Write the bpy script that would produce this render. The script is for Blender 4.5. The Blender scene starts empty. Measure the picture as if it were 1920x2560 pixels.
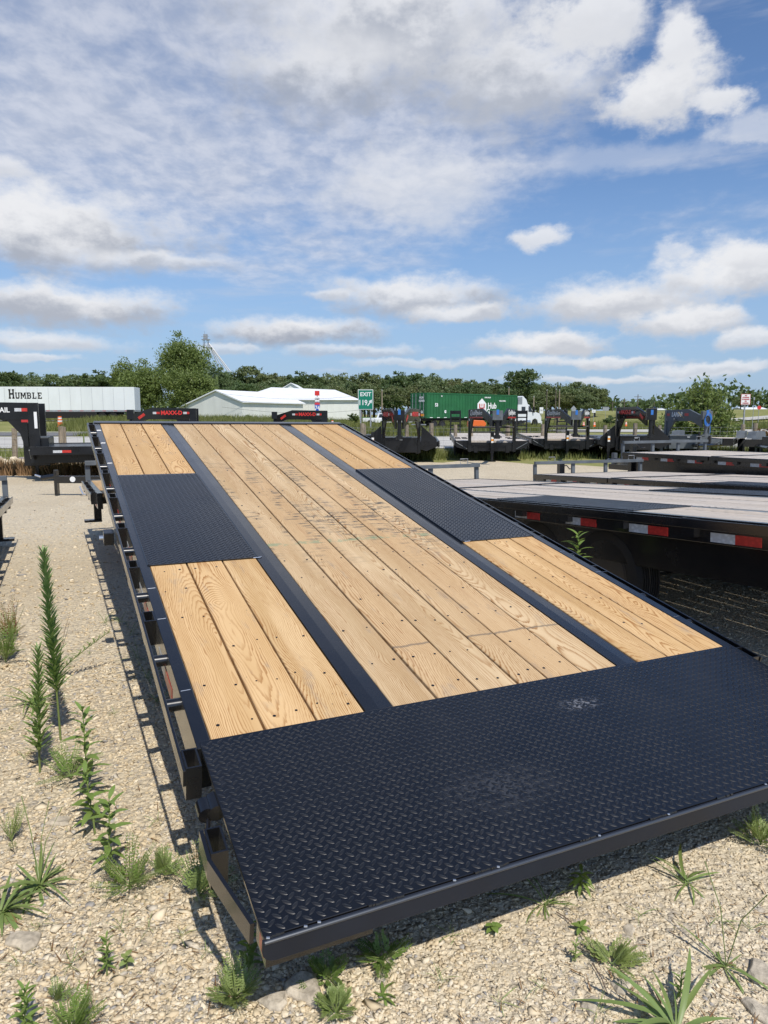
import bpy, math, random
import numpy as np
from mathutils import Vector, Matrix
from math import radians as R, sin, cos, pi
random.seed(7); rng = np.random.default_rng(11)
S = bpy.context.scene; COL = S.collection
# ------------------------------------------------------------------ camera
H = 1.58; F = 1775.0; PITCH = math.atan(240 / F)
cam = bpy.data.cameras.new("camera"); co = bpy.data.objects.new("camera", cam); COL.objects.link(co)
cam.sensor_fit = 'VERTICAL'; cam.sensor_height = 36.0; cam.lens = 36.0 * F / 2560
cam.clip_start = 0.05; cam.clip_end = 6000
co.location = (0, 0, H); co.rotation_euler = (pi / 2 - PITCH, 0, 0); S.camera = co
FW = Vector((0, cos(PITCH), -sin(PITCH))); UP = Vector((0, sin(PITCH), cos(PITCH)))
def ray(px, py): return Vector((1, 0, 0)) * ((px - 960) / F) + UP * ((1280 - py) / F) + FW
def pt(px, py, D):                       # world point seen at photo pixel (px,py) at distance y = D
    r = ray(px, py); return Vector((0, 0, H)) + r * (D / r.y)
def gp(px, py, z=0.0):                   # point of the ground seen there
    r = ray(px, py); return Vector((0, 0, H)) + r * ((z - H) / r.z)
def azel(px, py):
    r = ray(px, py).normalized(); return math.atan2(r.x, r.y), math.asin(r.z)
# ------------------------------------------------------------------ colour management
S.view_settings.view_transform = 'Standard'; S.view_settings.look = 'None'
S.view_settings.exposure = 0.0; S.view_settings.gamma = 1.0; S.view_settings.use_curve_mapping = False
S.cycles.max_bounces = 6; S.cycles.transparent_max_bounces = 8
S.cycles.use_denoising = True
# ------------------------------------------------------------------ sun
SUN_AZ = R(156); SUN_EL = R(54)
sl = bpy.data.lights.new("sun", 'SUN'); so = bpy.data.objects.new("sun", sl); COL.objects.link(so)
sl.energy = 4.3; sl.angle = R(0.55); sl.color = (1.0, 0.945, 0.86)
sd = Vector((sin(SUN_AZ) * cos(SUN_EL), cos(SUN_AZ) * cos(SUN_EL), sin(SUN_EL)))
so.rotation_euler = sd.to_track_quat('Z', 'Y').to_euler(); so.location = sd * 60
# ------------------------------------------------------------------ node helper
class NT:
    def __init__(s, tree): s.t = tree; s.n = tree.nodes; s.l = tree.links
    def node(s, typ, **kw):
        n = s.n.new(typ)
        for k, v in kw.items(): setattr(n, k, v)
        return n
    def put(s, sock, v):
        if v is None: return
        if hasattr(v, 'is_linked'): s.l.new(v, sock)
        else: sock.default_value = v
    def m(s, op, a, b=None, c=None, clamp=False):
        n = s.node('ShaderNodeMath', operation=op, use_clamp=clamp)
        for i, v in enumerate((a, b, c)): s.put(n.inputs[i], v)
        return n.outputs[0]
    def vm(s, op, a, b=None):
        n = s.node('ShaderNodeVectorMath', operation=op); s.put(n.inputs[0], a); s.put(n.inputs[1], b)
        return n.outputs['Value'] if op in ('LENGTH', 'DISTANCE', 'DOT_PRODUCT') else n.outputs[0]
    def noise(s, vec, scale, detail=2, rough=.5, dist=0, out=0):
        n = s.node('ShaderNodeTexNoise'); s.put(n.inputs['Vector'], vec); n.inputs['Scale'].default_value = scale
        n.inputs['Detail'].default_value = detail; n.inputs['Roughness'].default_value = rough; n.inputs['Distortion'].default_value = dist
        return n.outputs[out]
    def vor(s, vec, scale, feature='F1', out='Distance', rnd=1.0):
        n = s.node('ShaderNodeTexVoronoi', feature=feature); s.put(n.inputs['Vector'], vec); n.inputs['Scale'].default_value = scale
        n.inputs['Randomness'].default_value = rnd
        return n.outputs[out]
    def mapr(s, v, a, b, c=0.0, d=1.0, smooth=True):
        n = s.node('ShaderNodeMapRange'); n.interpolation_type = 'SMOOTHSTEP' if smooth else 'LINEAR'
        s.put(n.inputs[0], v)
        for i, q in enumerate((a, b, c, d)): s.put(n.inputs[i + 1], q)
        return n.outputs[0]
    def mix(s, f, a, b, mode='MIX'):
        n = s.node('ShaderNodeMix', data_type='RGBA', blend_type=mode); s.put(n.inputs[0], f)
        for i, v in ((6, a), (7, b)):
            if isinstance(v, (tuple, list)): v = (*v[:3], 1)
            s.put(n.inputs[i], v)
        return n.outputs[2]
    def comb(s, x, y, z):
        n = s.node('ShaderNodeCombineXYZ'); s.put(n.inputs[0], x); s.put(n.inputs[1], y); s.put(n.inputs[2], z); return n.outputs[0]
    def sep(s, v):
        n = s.node('ShaderNodeSeparateXYZ'); s.put(n.inputs[0], v); return n.outputs
    def ramp(s, f, stops):
        n = s.node('ShaderNodeValToRGB'); s.put(n.inputs[0], f); e = n.color_ramp.elements
        while len(e) < len(stops): e.new(0.5)
        for q, (p, c) in zip(e, stops): q.position = p; q.color = (*c, 1)
        return n.outputs[0]
    def bump(s, h, strength=.5, dist=.01, nrm=None):
        n = s.node('ShaderNodeBump'); s.put(n.inputs['Height'], h); n.inputs['Strength'].default_value = strength
        n.inputs['Distance'].default_value = dist; s.put(n.inputs['Normal'], nrm); return n.outputs[0]
# ------------------------------------------------------------------ world: sky with clouds
W = bpy.data.worlds.new("World"); S.world = W; W.use_nodes = True
t = NT(W.node_tree); t.n.clear()
out = t.node('ShaderNodeOutputWorld'); bg = t.node('ShaderNodeBackground'); bg.inputs[1].default_value = 0.1
t.l.new(bg.outputs[0], out.inputs[0])
sky = t.node('ShaderNodeTexSky', sky_type='NISHITA'); sky.sun_disc = False
sky.sun_elevation = SUN_EL; sky.sun_rotation = SUN_AZ; sky.air_density = 1.0; sky.dust_density = 0.6; sky.ozone_density = 2.2
tc = t.node('ShaderNodeTexCoord'); D_ = t.vm('NORMALIZE', tc.outputs['Generated'])
dx, dy, dz = t.sep(D_)
az = t.m('ARCTAN2', dx, dy); el = t.m('ARCSINE', dz)
skyc = t.mix(1.0, sky.outputs[0], (.98, 1.14, 1.34), 'MULTIPLY')
# pale haze towards the horizon
skyc = t.mix(t.mapr(el, 0.0, 0.34, 0.72, 0.0), skyc, (3.3, 4.7, 7.0))
# thin broken high layer on a plane above the place
den = t.m('ADD', t.m('MAXIMUM', dz, 0.0), 0.13)
pl = t.comb(t.m('DIVIDE', dx, den), t.m('DIVIDE', dy, den), 0.0)
n1 = t.noise(pl, 1.3, 4, .55, .2); n2 = t.noise(t.vm('MULTIPLY', pl, (1.0, .8, 1)), 12.0, 4, .6, .2)
hq_ = t.vm('LENGTH', t.comb(t.m('DIVIDE', t.m('ADD', az, .19), .56), t.m('DIVIDE', t.m('SUBTRACT', el, .40), .27), 0.0))
bias = t.mapr(hq_, 1.2, .35, -.18, .22)
hi = t.mapr(t.m('ADD', t.m('ADD', n1, t.m('MULTIPLY', n2, .32)), bias), .52, 1.0, 0, .85)
skyc = t.mix(hi, skyc, t.mix(t.mapr(n2, .3, .7), (5.0, 5.5, 6.7), (6.8, 7.1, 8.0)))
wisp = t.noise(t.comb(t.m('ADD', az, t.m('MULTIPLY', el, -1.9)), t.m('MULTIPLY', el, 7.0), 0.0), 3.2, 6, .62); skyc = t.mix(t.mapr(wisp, .52, .80, 0, .45), skyc, (5.8, 6.2, 7.2))
ae = t.comb(az, el, 0.0)
wp = t.vm('SUBTRACT', t.noise(ae, 9.0, 7, .58, 0, 1), (.5, .5, .5))
wp2 = t.vm('SUBTRACT', t.noise(t.vm('MULTIPLY', ae, (1, 1.8, 1)), 30.0, 6, .6, 0, 1), (.5, .5, .5))
aew = t.vm('ADD', t.vm('ADD', ae, t.vm('MULTIPLY', wp, (.07, .030, 0))), t.vm('MULTIPLY', wp2, (.028, .014, 0)))
fn = t.noise(t.vm('MULTIPLY', ae, (1, 1.5, 1)), 17.0, 6, .62); fn0 = t.m('SUBTRACT', fn, .5)
fm0 = t.m('SUBTRACT', t.noise(t.vm('MULTIPLY', ae, (1, 1.6, 1)), 5.5, 5, .6), .5)
# (centre x, centre y, half width, height above centre, height below, density, darkness of the base)
CL = [(1000, 60, 420, 200, 200, .9, .75), (1290, 190, 250, 150, 140, .9, .65), (800, 190, 230, 110, 120, .7, .8), (1500, 30, 130, 90, 110, .9, .2), (1660, 235, 170, 80, 80, 1, .3), (1700, 120, 70, 100, 80, .95, .1), (1820, 240, 60, 30, 40, .8, .1), (1040, 460, 230, 110, 130, .55, .15), (1800, 245, 70, 30, 30, .6, .1),
      (90, 570, 420, 130, 115, 1, .75), (410, 655, 210, 26, 28, .8, .6), (-60, 410, 130, 40, 35, .7, .3), (150, 760, 340, 55, 62, 1, .7), (110, 855, 200, 28, 24, .85, .4), (80, 895, 120, 12, 10, .7, .3),
      (740, 830, 230, 34, 42, 1, .8), (560, 870, 110, 12, 16, .6, .5), (880, 880, 160, 16, 14, .6, .6), (1030, 740, 240, 52, 62, .95, .7), (1140, 790, 120, 30, 22, .9, .5), (820, 740, 70, 14, 16, .6, .4),
      (1530, 765, 250, 62, 50, 1, .5), (1850, 690, 270, 95, 55, 1, .5), (1720, 810, 140, 38, 42, 1, .45), (1920, 640, 110, 50, 30, .95, .25), (1370, 860, 150, 32, 30, 1, .45), 
      (1355, 590, 70, 30, 26, .85, .15), (1690, 632, 60, 24, 22, .5, .1), (1300, 905, 220, 16, 12, .8, .35), (1540, 905, 150, 16, 13, .8, .4), (1780, 925, 180, 18, 12, .8, .3), (1880, 855, 110, 26, 22, .85, .4),
      (1540, 945, 260, 9, 9, .7, .25), (1000, 905, 130, 10, 10, .5, .3), (1900, 330, 120, 50, 22, .5, .1), (1560, 400, 330, 46, 40, .28, .0)]
for cx_, cy_, rx, rt_, rb, dn, dk in CL:
    a0, e0 = azel(cx_, cy_); kx = 2 / (azel(cx_ + rx, cy_)[0] - azel(cx_ - rx, cy_)[0]); kt = 1 / (azel(cx_, cy_ - rt_)[1] - e0); kb = 1 / (e0 - azel(cx_, cy_ + rb)[1])
    q = t.vm('SUBTRACT', aew, (a0, e0, 0)); qx, qy, _ = t.sep(q)
    yy = t.m('MAXIMUM', t.m('MULTIPLY', qy, kt * .92), t.m('MULTIPLY', qy, -kb * .92))
    r = t.vm('LENGTH', t.comb(t.m('MULTIPLY', qx, kx * .92), yy, 0.0))
    r = t.m('ADD', r, t.m('MULTIPLY', fn0, 1.7))
    al = t.mapr(r, 1.22, .50 if rx < 200 else .32, 0, dn)
    sh = t.mapr(t.m('ADD', t.m('MULTIPLY', qy, (kt + kb) * .5), t.m('MULTIPLY', t.m('ADD', fn0, t.m('MULTIPLY', fm0, 1.1)), 2.2)), .55, -.65, 0, dk)
    colr = t.mix(sh, (8.4, 8.5, 8.8), (2.7, 3.15, 4.1))
    skyc = t.mix(al, skyc, colr)
t.l.new(skyc, bg.inputs[0])
W.cycles.sampling_method = 'MANUAL'; W.cycles.sample_map_resolution = 512
# ------------------------------------------------------------------ materials
MATS = {}
def mat(name):
    m = bpy.data.materials.new(name); m.use_nodes = True; MATS[name] = m
    t = NT(m.node_tree); b = t.n['Principled BSDF']; return m, t, b
def simple(name, col, rough=.5, metal=0.0, spec=.5, var=.0, scale=8.0, bump=0.0, coat=0.0):
    m, t, b = mat(name); b.inputs['Roughness'].default_value = rough; b.inputs['Metallic'].default_value = metal
    b.inputs['Specular IOR Level'].default_value = spec; b.inputs['Coat Weight'].default_value = coat; b.inputs['Coat Roughness'].default_value = .1
    if var or bump:
        tc = t.node('ShaderNodeTexCoord'); n = t.noise(tc.outputs['Object'], scale, 5, .6)
        c = t.mix(t.mapr(n, .3, .7), tuple(x * (1 - var) for x in col), tuple(min(1, x * (1 + var)) for x in col)); t.put(b.inputs['Base Color'], c)
        t.put(b.inputs['Roughness'], t.mapr(n, .3, .7, rough * .85, min(1, rough * 1.2)))
        if bump: t.put(b.inputs['Normal'], t.bump(n, bump, .01))
    else: b.inputs['Base Color'].default_value = (*col, 1)
    return m
def dusty(b, w):
    b.inputs['Specular IOR Level'].default_value = .5; b.inputs['Coat Weight'].default_value = w; b.inputs['Coat Roughness'].default_value = .2; b.inputs['Coat IOR'].default_value = 1.5
    b.inputs['Sheen Weight'].default_value = .05; b.inputs['Sheen Roughness'].default_value = .3; b.inputs['Sheen Tint'].default_value = (.95, .95, .9, 1)
def painted_steel():
    m, t, b = mat('satin_black_paint'); tc = t.node('ShaderNodeTexCoord').outputs['Object']
    n = t.noise(tc, 3.0, 6, .65); n2 = t.noise(tc, 55.0, 3, .6); n3 = t.noise(t.vm('MULTIPLY', tc, (6, .6, 6)), 9, 4, .6)
    dust = t.mapr(t.m('ADD', n, t.m('MULTIPLY', n2, .3)), .55, .95, 0, .22)
    c = t.mix(t.m('MULTIPLY', dust, .6), (.008, .008, .0088), (.028, .029, .031)); c = t.mix(t.mapr(n3, .68, .8, 0, .18), c, (.09, .09, .095))
    t.put(b.inputs['Base Color'], c); t.put(b.inputs['Roughness'], t.mapr(n, .3, .7, .20, .30)); dusty(b, .5)
    t.put(b.inputs['Normal'], t.bump(n2, .05, .002)); return m
def tread_paint():
    m, t, b = mat('black_tread_paint'); tc = t.node('ShaderNodeTexCoord').outputs['Object']
    n = t.noise(tc, 1.6, 5, .6); n2 = t.noise(tc, 34.0, 4, .7); n3 = t.noise(tc, 4.0, 5, .65)
    c = t.mix(t.mapr(n, .40, .75, 0, .35), (.0055, .0052, .0052), (.012, .0118, .0122)); c = t.mix(t.m('MULTIPLY', t.mapr(n2, .55, .75), t.mapr(n3, .5, .62, 0, .22)), c, (.07, .07, .075))
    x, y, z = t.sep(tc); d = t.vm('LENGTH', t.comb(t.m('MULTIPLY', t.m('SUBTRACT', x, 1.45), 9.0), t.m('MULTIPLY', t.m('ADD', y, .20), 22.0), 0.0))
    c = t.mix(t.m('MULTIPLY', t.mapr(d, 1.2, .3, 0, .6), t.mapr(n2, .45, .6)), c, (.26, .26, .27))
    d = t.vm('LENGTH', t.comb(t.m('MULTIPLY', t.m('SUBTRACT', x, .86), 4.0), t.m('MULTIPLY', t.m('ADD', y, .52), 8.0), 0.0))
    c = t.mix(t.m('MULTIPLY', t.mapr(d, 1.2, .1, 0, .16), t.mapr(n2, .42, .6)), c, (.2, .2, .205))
    t.put(b.inputs['Base Color'], c); t.put(b.inputs['Roughness'], t.mapr(n, .3, .7, .20, .30)); dusty(b, .5)
    t.put(b.inputs['Normal'], t.bump(n2, .05, .002)); return m
def wood(name, lo, hi, weather=0.0, stains=0.0):
    m, t, b = mat(name); tc = t.node('ShaderNodeTexCoord').outputs['Object']; oi = t.node('ShaderNodeObjectInfo').outputs['Random']
    off = t.comb(t.m('MULTIPLY', oi, 37.0), t.m('MULTIPLY', oi, 91.0), t.m('MULTIPLY', oi, 13.0))
    x, y, z = t.sep(tc); P = t.vm('ADD', tc, off)
    slow = t.noise(t.vm('MULTIPLY', P, (.5, .5, .5)), 2.0, 1, .5); y0 = t.m('MULTIPLY', t.m('SUBTRACT', t.m('FRACT', t.m('MULTIPLY', oi, 11.9)), .5), 3.6); warp = t.noise(t.vm('MULTIPLY', P, (6, .9, 6)), 2.0, 3, .55)
    # distance from the pith, which wanders along the board
    ctr = t.m('MULTIPLY', t.m('SUBTRACT', t.m('FRACT', t.m('MULTIPLY', oi, 7.31)), .5), .30)
    depth = t.m('ADD', t.m('MULTIPLY', t.m('ABSOLUTE', t.m('SUBTRACT', y, y0)), .040), t.m('MULTIPLY', t.m('ABSOLUTE', t.m('SUBTRACT', slow, .5)), .30))
    xx = t.m('ADD', t.m('SUBTRACT', x, ctr), t.m('MULTIPLY', t.m('SUBTRACT', warp, .5), .05))
    r = t.vm('LENGTH', t.comb(xx, t.m('MULTIPLY', depth, 1.0), 0.0))
    # knots push the rings aside
    kv = t.vm('MULTIPLY', P, (4.6, 1.55, 0.0)); kd = t.vor(kv, 1.0); knot = t.mapr(kd, .20, .0, 0, 1)
    fine = t.noise(t.vm('MULTIPLY', P, (60, 2.2, 60)), 2.0, 3, .6)
    ph = t.m('ADD', t.m('ADD', t.m('MULTIPLY', r, 142.0), t.m('MULTIPLY', knot, 3.0)), t.m('MULTIPLY', fine, .9))
    ring = t.m('FRACT', ph); late = t.m('MULTIPLY', t.mapr(ring, .45, .93), t.mapr(ring, 1.0, .95))
    strong = t.mapr(t.noise(t.vm('MULTIPLY', P, (7, .7, 1)), 2.0, 2, .5), .3, .65, .34, 1.0)
    base = t.mix(t.mapr(t.noise(t.vm('MULTIPLY', P, (8, .8, 8)), 1.5, 4, .55), .3, .7), lo, hi)
    tint = t.m('FRACT', t.m('MULTIPLY', oi, 23.7)); base = t.mix(t.m('MULTIPLY', tint, .75), base, tuple(q * s_ for q, s_ in zip(hi, (.95, .86, .76))))
    dark = tuple(q * s_ for q, s_ in zip(lo, (.66, .48, .33))) if not weather else tuple(q * .6 for q in lo)
    c = t.mix(t.m('MULTIPLY', late, strong), base, dark)
    core = t.mapr(t.m('ADD', kd, t.m('MULTIPLY', warp, .05)), .085, .045); core = t.m('MULTIPLY', core, t.mapr(t.vor(kv, 1.0, out='Color'), .12, .2))
    c = t.mix(t.m('MULTIPLY', core, .9), c, (.16, .075, .03) if not weather else (.12, .10, .08))
    # heartwood streaks
    hs = t.mapr(t.noise(t.vm('MULTIPLY', P, (11, .45, 1)), 2.0, 4, .6), .60, .74, 0, .45); c = t.mix(hs, c, (.40, .22, .11) if not weather else (.30, .27, .25))
    br = t.m('FRACT', t.m('MULTIPLY', oi, 57.3)); c = t.mix(t.m('MULTIPLY', br, .27), c, t.mix(1.0, c, (.60, .54, .46), 'MULTIPLY'))
    # grey weather blotches
    bl = t.mapr(t.noise(t.vm('MULTIPLY', P, (5, 1.3, 1)), 2.2, 6, .7), .56, .76, 0, .55 + weather); c = t.mix(t.m('MINIMUM', bl, 1.0), c, (.22, .20, .18) if not weather else (.42, .40, .38))
    if stains:
        geo = t.node('ShaderNodeNewGeometry').outputs['Position']
        tr = t.noise(t.vm('MULTIPLY', P, (3.0, 26, 1)), 1.6, 5, .62); big = t.noise(t.vm('MULTIPLY', P, (4.5, 1.8, 1)), 1.3, 3, .5)
        zone = t.mapr(t.m('ABSOLUTE', t.m('SUBTRACT', y, .05)), 1.55, .55); s1 = t.m('MULTIPLY', t.m('MULTIPLY', t.mapr(tr, .47, .60), t.mapr(big, .44, .58)), zone)
        s1 = t.m('MULTIPLY', s1, t.mapr(t.noise(P, 26, 3, .6), .3, .6)); c = t.mix(t.m('MULTIPLY', s1, .9), c, (.065, .068, .066))
        gl = t.m('ADD', y, t.m('MULTIPLY', t.m('SUBTRACT', warp, .5), .06)); g1 = t.mapr(t.m('ABSOLUTE', t.m('ADD', gl, .86)), .035, .012)
        c = t.mix(t.m('MULTIPLY', t.m('MULTIPLY', g1, t.mapr(t.noise(P, 16, 3, .6), .42, .6)), .5), c, (.12, .27, .17))
        l1 = t.mapr(t.m('ABSOLUTE', t.m('ADD', gl, 2.18)), .012, .003); c = t.mix(t.m('MULTIPLY', t.m('MULTIPLY', l1, t.mapr(tint, .3, .4)), .6), c, (.10, .09, .08))
    sp = t.mapr(t.vor(t.vm('MULTIPLY', P, (30, 16, 1)), 1.0), .09, .04); sp = t.m('MULTIPLY', sp, t.mapr(t.noise(P, 2.3, 2, .5), .52, .62)); c = t.mix(t.m('MULTIPLY', sp, .7), c, (.05, .04, .035))
    t.put(b.inputs['Base Color'], c); b.inputs['Roughness'].default_value = .62; b.inputs['Specular IOR Level'].default_value = .3
    hgt = t.m('ADD', t.m('MULTIPLY', late, .4), t.m('MULTIPLY', fine, .5)); t.put(b.inputs['Normal'], t.bump(hgt, .35 if not weather else .6, .002)); return m
M_BLACK = painted_steel(); M_TREAD = tread_paint()
M_LUG = simple('raised_lug_paint', (.009, .0086, .0086), .38, 0, .4, .35, 5); dusty(M_LUG.node_tree.nodes['Principled BSDF'], .45)
M_WOOD = wood('new_yellow_pine', (.53, .345, .155), (.69, .485, .255), 0, 0); M_WOODC = wood('used_yellow_pine', (.49, .345, .185), (.65, .49, .295), 0, 1.0)
M_WEATH = wood('weathered_pine', (.49, .44, .385), (.68, .62, .55), .35, 0)
M_GBLK = simple('gloss_black_steel', (.009, .0095, .011), .3, 0, .45, .3, 3); M_SHEEN = simple('edge_highlight_paint', (.05, .058, .072), .3, .2, .8)  # M_SHEEN: highlight along the rolled tail edge, put into a lighter base colour
M_BAR = simple('blue_black_bar_paint', (.017, .021, .031), .5, 0, .2, .2, 3); M_RIM = simple('dark_wheel_paint', (.02, .02, .022), .4)
M_GREY = simple('grey_primer_steel', (.10, .115, .13), .5, 0, .5, .2, 4); M_RUB = simple('tyre_rubber', (.018, .018, .018), .8, 0, .3, .3, 20)
M_CHROME = simple('zinc_steel', (.62, .63, .65), .3, .9); M_GALV = simple('galvanised_steel', (.40, .41, .42), .45, .6, .5, .2, 10)
M_WHITE = simple('white_paint', (.76, .77, .76), .45); M_RED = simple('red_paint', (.62, .035, .03), .4); M_DKRED = simple('dark_red_decal', (.45, .03, .03), .4)
M_ORANGE = simple('orange_plastic', (.82, .16, .03), .45); M_AMBER = simple('amber_lens', (.75, .28, .02), .25); M_BLUE = simple('blue_plastic', (.03, .16, .5), .4)
M_HOSE = simple('blue_hose', (.03, .14, .42), .4); M_RUST = simple('dull_chain_steel', (.33, .27, .14), .6); M_YELL = simple('yellow_decal', (.75, .55, .03), .5); M_LIME = simple('lime_decal', (.2, .62, .05), .5)
M_SILVER = simple('silver_decal', (.5, .52, .55), .35, .3); M_MIRBLK = simple('gloss_black_panel', (.012, .012, .012), .12, 0, .6)
M_RUBBERHOSE = simple('black_rubber', (.02, .02, .02), .6); M_LENSRED = simple('red_lens', (.62, .03, .03), .2)
M_GLASS = simple('dark_glass', (.02, .025, .03), .06, 0, .8); M_CABW = simple('white_cab_paint', (.72, .74, .75), .25, 0, .5, 0, 1, 0, .5)
M_SIGNG = simple('sign_green', (.006, .19, .115), .35); M_SIGNW = simple('sign_white', (.78, .79, .78), .4); M_SIGNB = simple('sign_blue', (.02, .08, .42), .35); M_SIGNR = simple('sign_red', (.62, .05, .05), .4)
def tape(name, col):
    m, t, b = mat(name); tc = t.node('ShaderNodeTexCoord').outputs['Object']
    v = t.vor(t.vm('MULTIPLY', tc, (1, 1, 1.3)), 34.0); c = t.mix(t.mapr(v, .1, .7), tuple(q * 1.05 for q in col), tuple(q * .72 for q in col))
    w = t.node('ShaderNodeTexWave'); w.inputs['Scale'].default_value = 9; w.inputs['Distortion'].default_value = 3; t.put(w.inputs['Vector'], tc)
    t.put(b.inputs['Base Color'], t.mix(t.m('MULTIPLY', w.outputs['Fac'], .35), c, tuple(q * .6 for q in col))); b.inputs['Roughness'].default_value = .28; return m
M_TAPEW = tape('reflective_white', (.66, .68, .70)); M_TAPER = tape('reflective_red', (.62, .045, .035))
def post_wood():
    m, t, b = mat('old_fence_wood'); tc = t.node('ShaderNodeTexCoord').outputs['Object']; n = t.noise(t.vm('MULTIPLY', tc, (12, 12, 1.2)), 3, 5, .6)
    t.put(b.inputs['Base Color'], t.mix(t.mapr(n, .3, .7), (.16, .125, .085), (.36, .30, .22))); b.inputs['Roughness'].default_value = .9; t.put(b.inputs['Normal'], t.bump(n, .5, .01)); return m
M_POST = post_wood()
def bark():
    m, t, b = mat('bark'); tc = t.node('ShaderNodeTexCoord').outputs['Object']; n = t.noise(t.vm('MULTIPLY', tc, (5, 5, 1)), 4, 5, .65)
    t.put(b.inputs['Base Color'], t.mix(t.mapr(n, .3, .7), (.07, .055, .04), (.19, .16, .125))); b.inputs['Roughness'].default_value = .95; t.put(b.inputs['Normal'], t.bump(n, .6, .05)); return m
M_BARK = bark()
def leafmat(name, a, c_, rough=.5, trans=.25, objr=.35):
    m, t, b = mat(name); geo = t.node('ShaderNodeNewGeometry'); rnd = geo.outputs['Random Per Island']; oi = t.node('ShaderNodeObjectInfo').outputs['Random']
    tc = t.node('ShaderNodeTexCoord').outputs['Object']; n = t.noise(tc, .9, 3, .6)
    f = t.m('ADD', t.m('MULTIPLY', rnd, .55), t.m('MULTIPLY', n, .45)); c = t.mix(f, a, c_)
    c = t.mix(t.m('MULTIPLY', oi, objr), c, tuple(q * s_ for q, s_ in zip(a, (1.5, .95, .8)))); t.put(b.inputs['Base Color'], c)
    b.inputs['Roughness'].default_value = rough; b.inputs['Specular IOR Level'].default_value = .35
    tr = t.node('ShaderNodeBsdfTranslucent'); t.put(tr.inputs[0], t.mix(.5, c, (.25, .33, .05))); ms = t.node('ShaderNodeMixShader'); ms.inputs[0].default_value = trans
    t.l.new(b.outputs[0], ms.inputs[1]); t.l.new(tr.outputs[0], ms.inputs[2]); t.l.new(ms.outputs[0], t.n['Material Output'].inputs[0]); return m
M_LEAFD = leafmat('dark_tree_leaves', (.07, .12, .05), (.14, .20, .08), .5, .3); M_LEAFM = leafmat('mid_tree_leaves', (.12, .18, .05), (.23, .31, .10), .5, .35)
M_LEAFF = leafmat('far_tree_leaves', (.11, .165, .075), (.20, .26, .12), .5, .3, .6); M_WEED = leafmat('weed_leaves', (.14, .24, .055), (.27, .39, .11), .45, .35, .25)
M_WEEDP = leafmat('pale_weed_leaves', (.20, .29, .09), (.36, .45, .17), .5, .3, .3); M_BLADE = leafmat('rosette_leaves', (.14, .22, .065), (.26, .35, .12), .4, .25, .3)
M_DRY = leafmat('dry_weed', (.17, .09, .04), (.33, .21, .11), .8, .2); M_GRASS = leafmat('grass_blades', (.10, .14, .035), (.27, .28, .10), .6, .3); M_STEM = simple('weed_stem', (.16, .21, .06), .6); M_TWIG = simple('dry_twig', (.16, .11, .08), .9)
M_TALL = leafmat('tall_weed_leaves', (.17, .28, .08), (.31, .44, .16), .45, .35, .2)
M_YLEAF = leafmat('yellow_leaves', (.45, .42, .05), (.6, .55, .12), .5, .3)
def gravel():
    m, t, b = mat('limestone_gravel'); P = t.node('ShaderNodeNewGeometry').outputs['Position']
    a = t.noise(P, .45, 5, .6); f1 = t.vor(P, 42.0); e1 = t.vor(P, 42.0, out='Color'); f2 = t.vor(P, 110.0); e2 = t.vor(P, 110.0, out='Color'); g = t.noise(P, 9, 5, .7)
    c = t.mix(t.mapr(a, .3, .7), (.66, .555, .385), (.75, .65, .475)); r, gg, bb = t.sep(e1)
    c = t.mix(t.mapr(r, .0, 1, 0, .5, False), c, (.78, .69, .53)); c = t.mix(t.mapr(gg, .86, .95, 0, .7), c, (.34, .32, .29))
    r2, g2, b2 = t.sep(e2); c = t.mix(t.mapr(r2, 0, 1, 0, .35, False), c, (.43, .34, .22)); c = t.mix(t.mapr(g, .58, .72, 0, .35), c, (.40, .315, .20))
    c = t.mix(t.mapr(f1, .35, .75, 0, .35), c, (.30, .24, .16)); w_ = t.noise(t.vm('MULTIPLY', P, (1.3, .45, 1)), .55, 5, .65); c = t.mix(t.mapr(w_, .46, .66, 0, .38), c, (.50, .41, .28))
    t.put(b.inputs['Base Color'], c); b.inputs['Roughness'].default_value = .92; b.inputs['Specular IOR Level'].default_value = .2
    h = t.m('SUBTRACT', t.m('MULTIPLY', r, .6), t.m('MULTIPLY', f1, 1.3)); h2 = t.m('SUBTRACT', t.m('MULTIPLY', r2, .3), f2)
    t.put(b.inputs['Normal'], t.bump(h2, .6, .005, t.bump(h, .7, .012, t.bump(g, .5, .05)))); return m
M_GRAV = gravel()
def stone():
    m, t, b = mat('limestone_chips'); P = t.node('ShaderNodeNewGeometry'); rnd = P.outputs['Random Per Island']; pos = P.outputs['Position']
    c = t.ramp(rnd, [(0, (.38, .31, .22)), (.08, (.56, .45, .29)), (.30, (.66, .54, .36)), (.62, (.72, .61, .43)), (.88, (.77, .68, .52)), (.94, (.42, .39, .35)), (1.0, (.31, .30, .29))])
    n = t.noise(pos, 60, 4, .6); c = t.mix(t.mapr(n, .35, .75, 0, .3), c, (.46, .36, .24)); t.put(b.inputs['Base Color'], c); b.inputs['Roughness'].default_value = .9
    b.inputs['Specular IOR Level'].default_value = .2; t.put(b.inputs['Normal'], t.bump(n, .4, .004)); return m
M_STONE = stone(); M_ROCK = simple('pale_rock', (.46, .40, .31), .9, 0, .2, .28, 28, .8)
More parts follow.
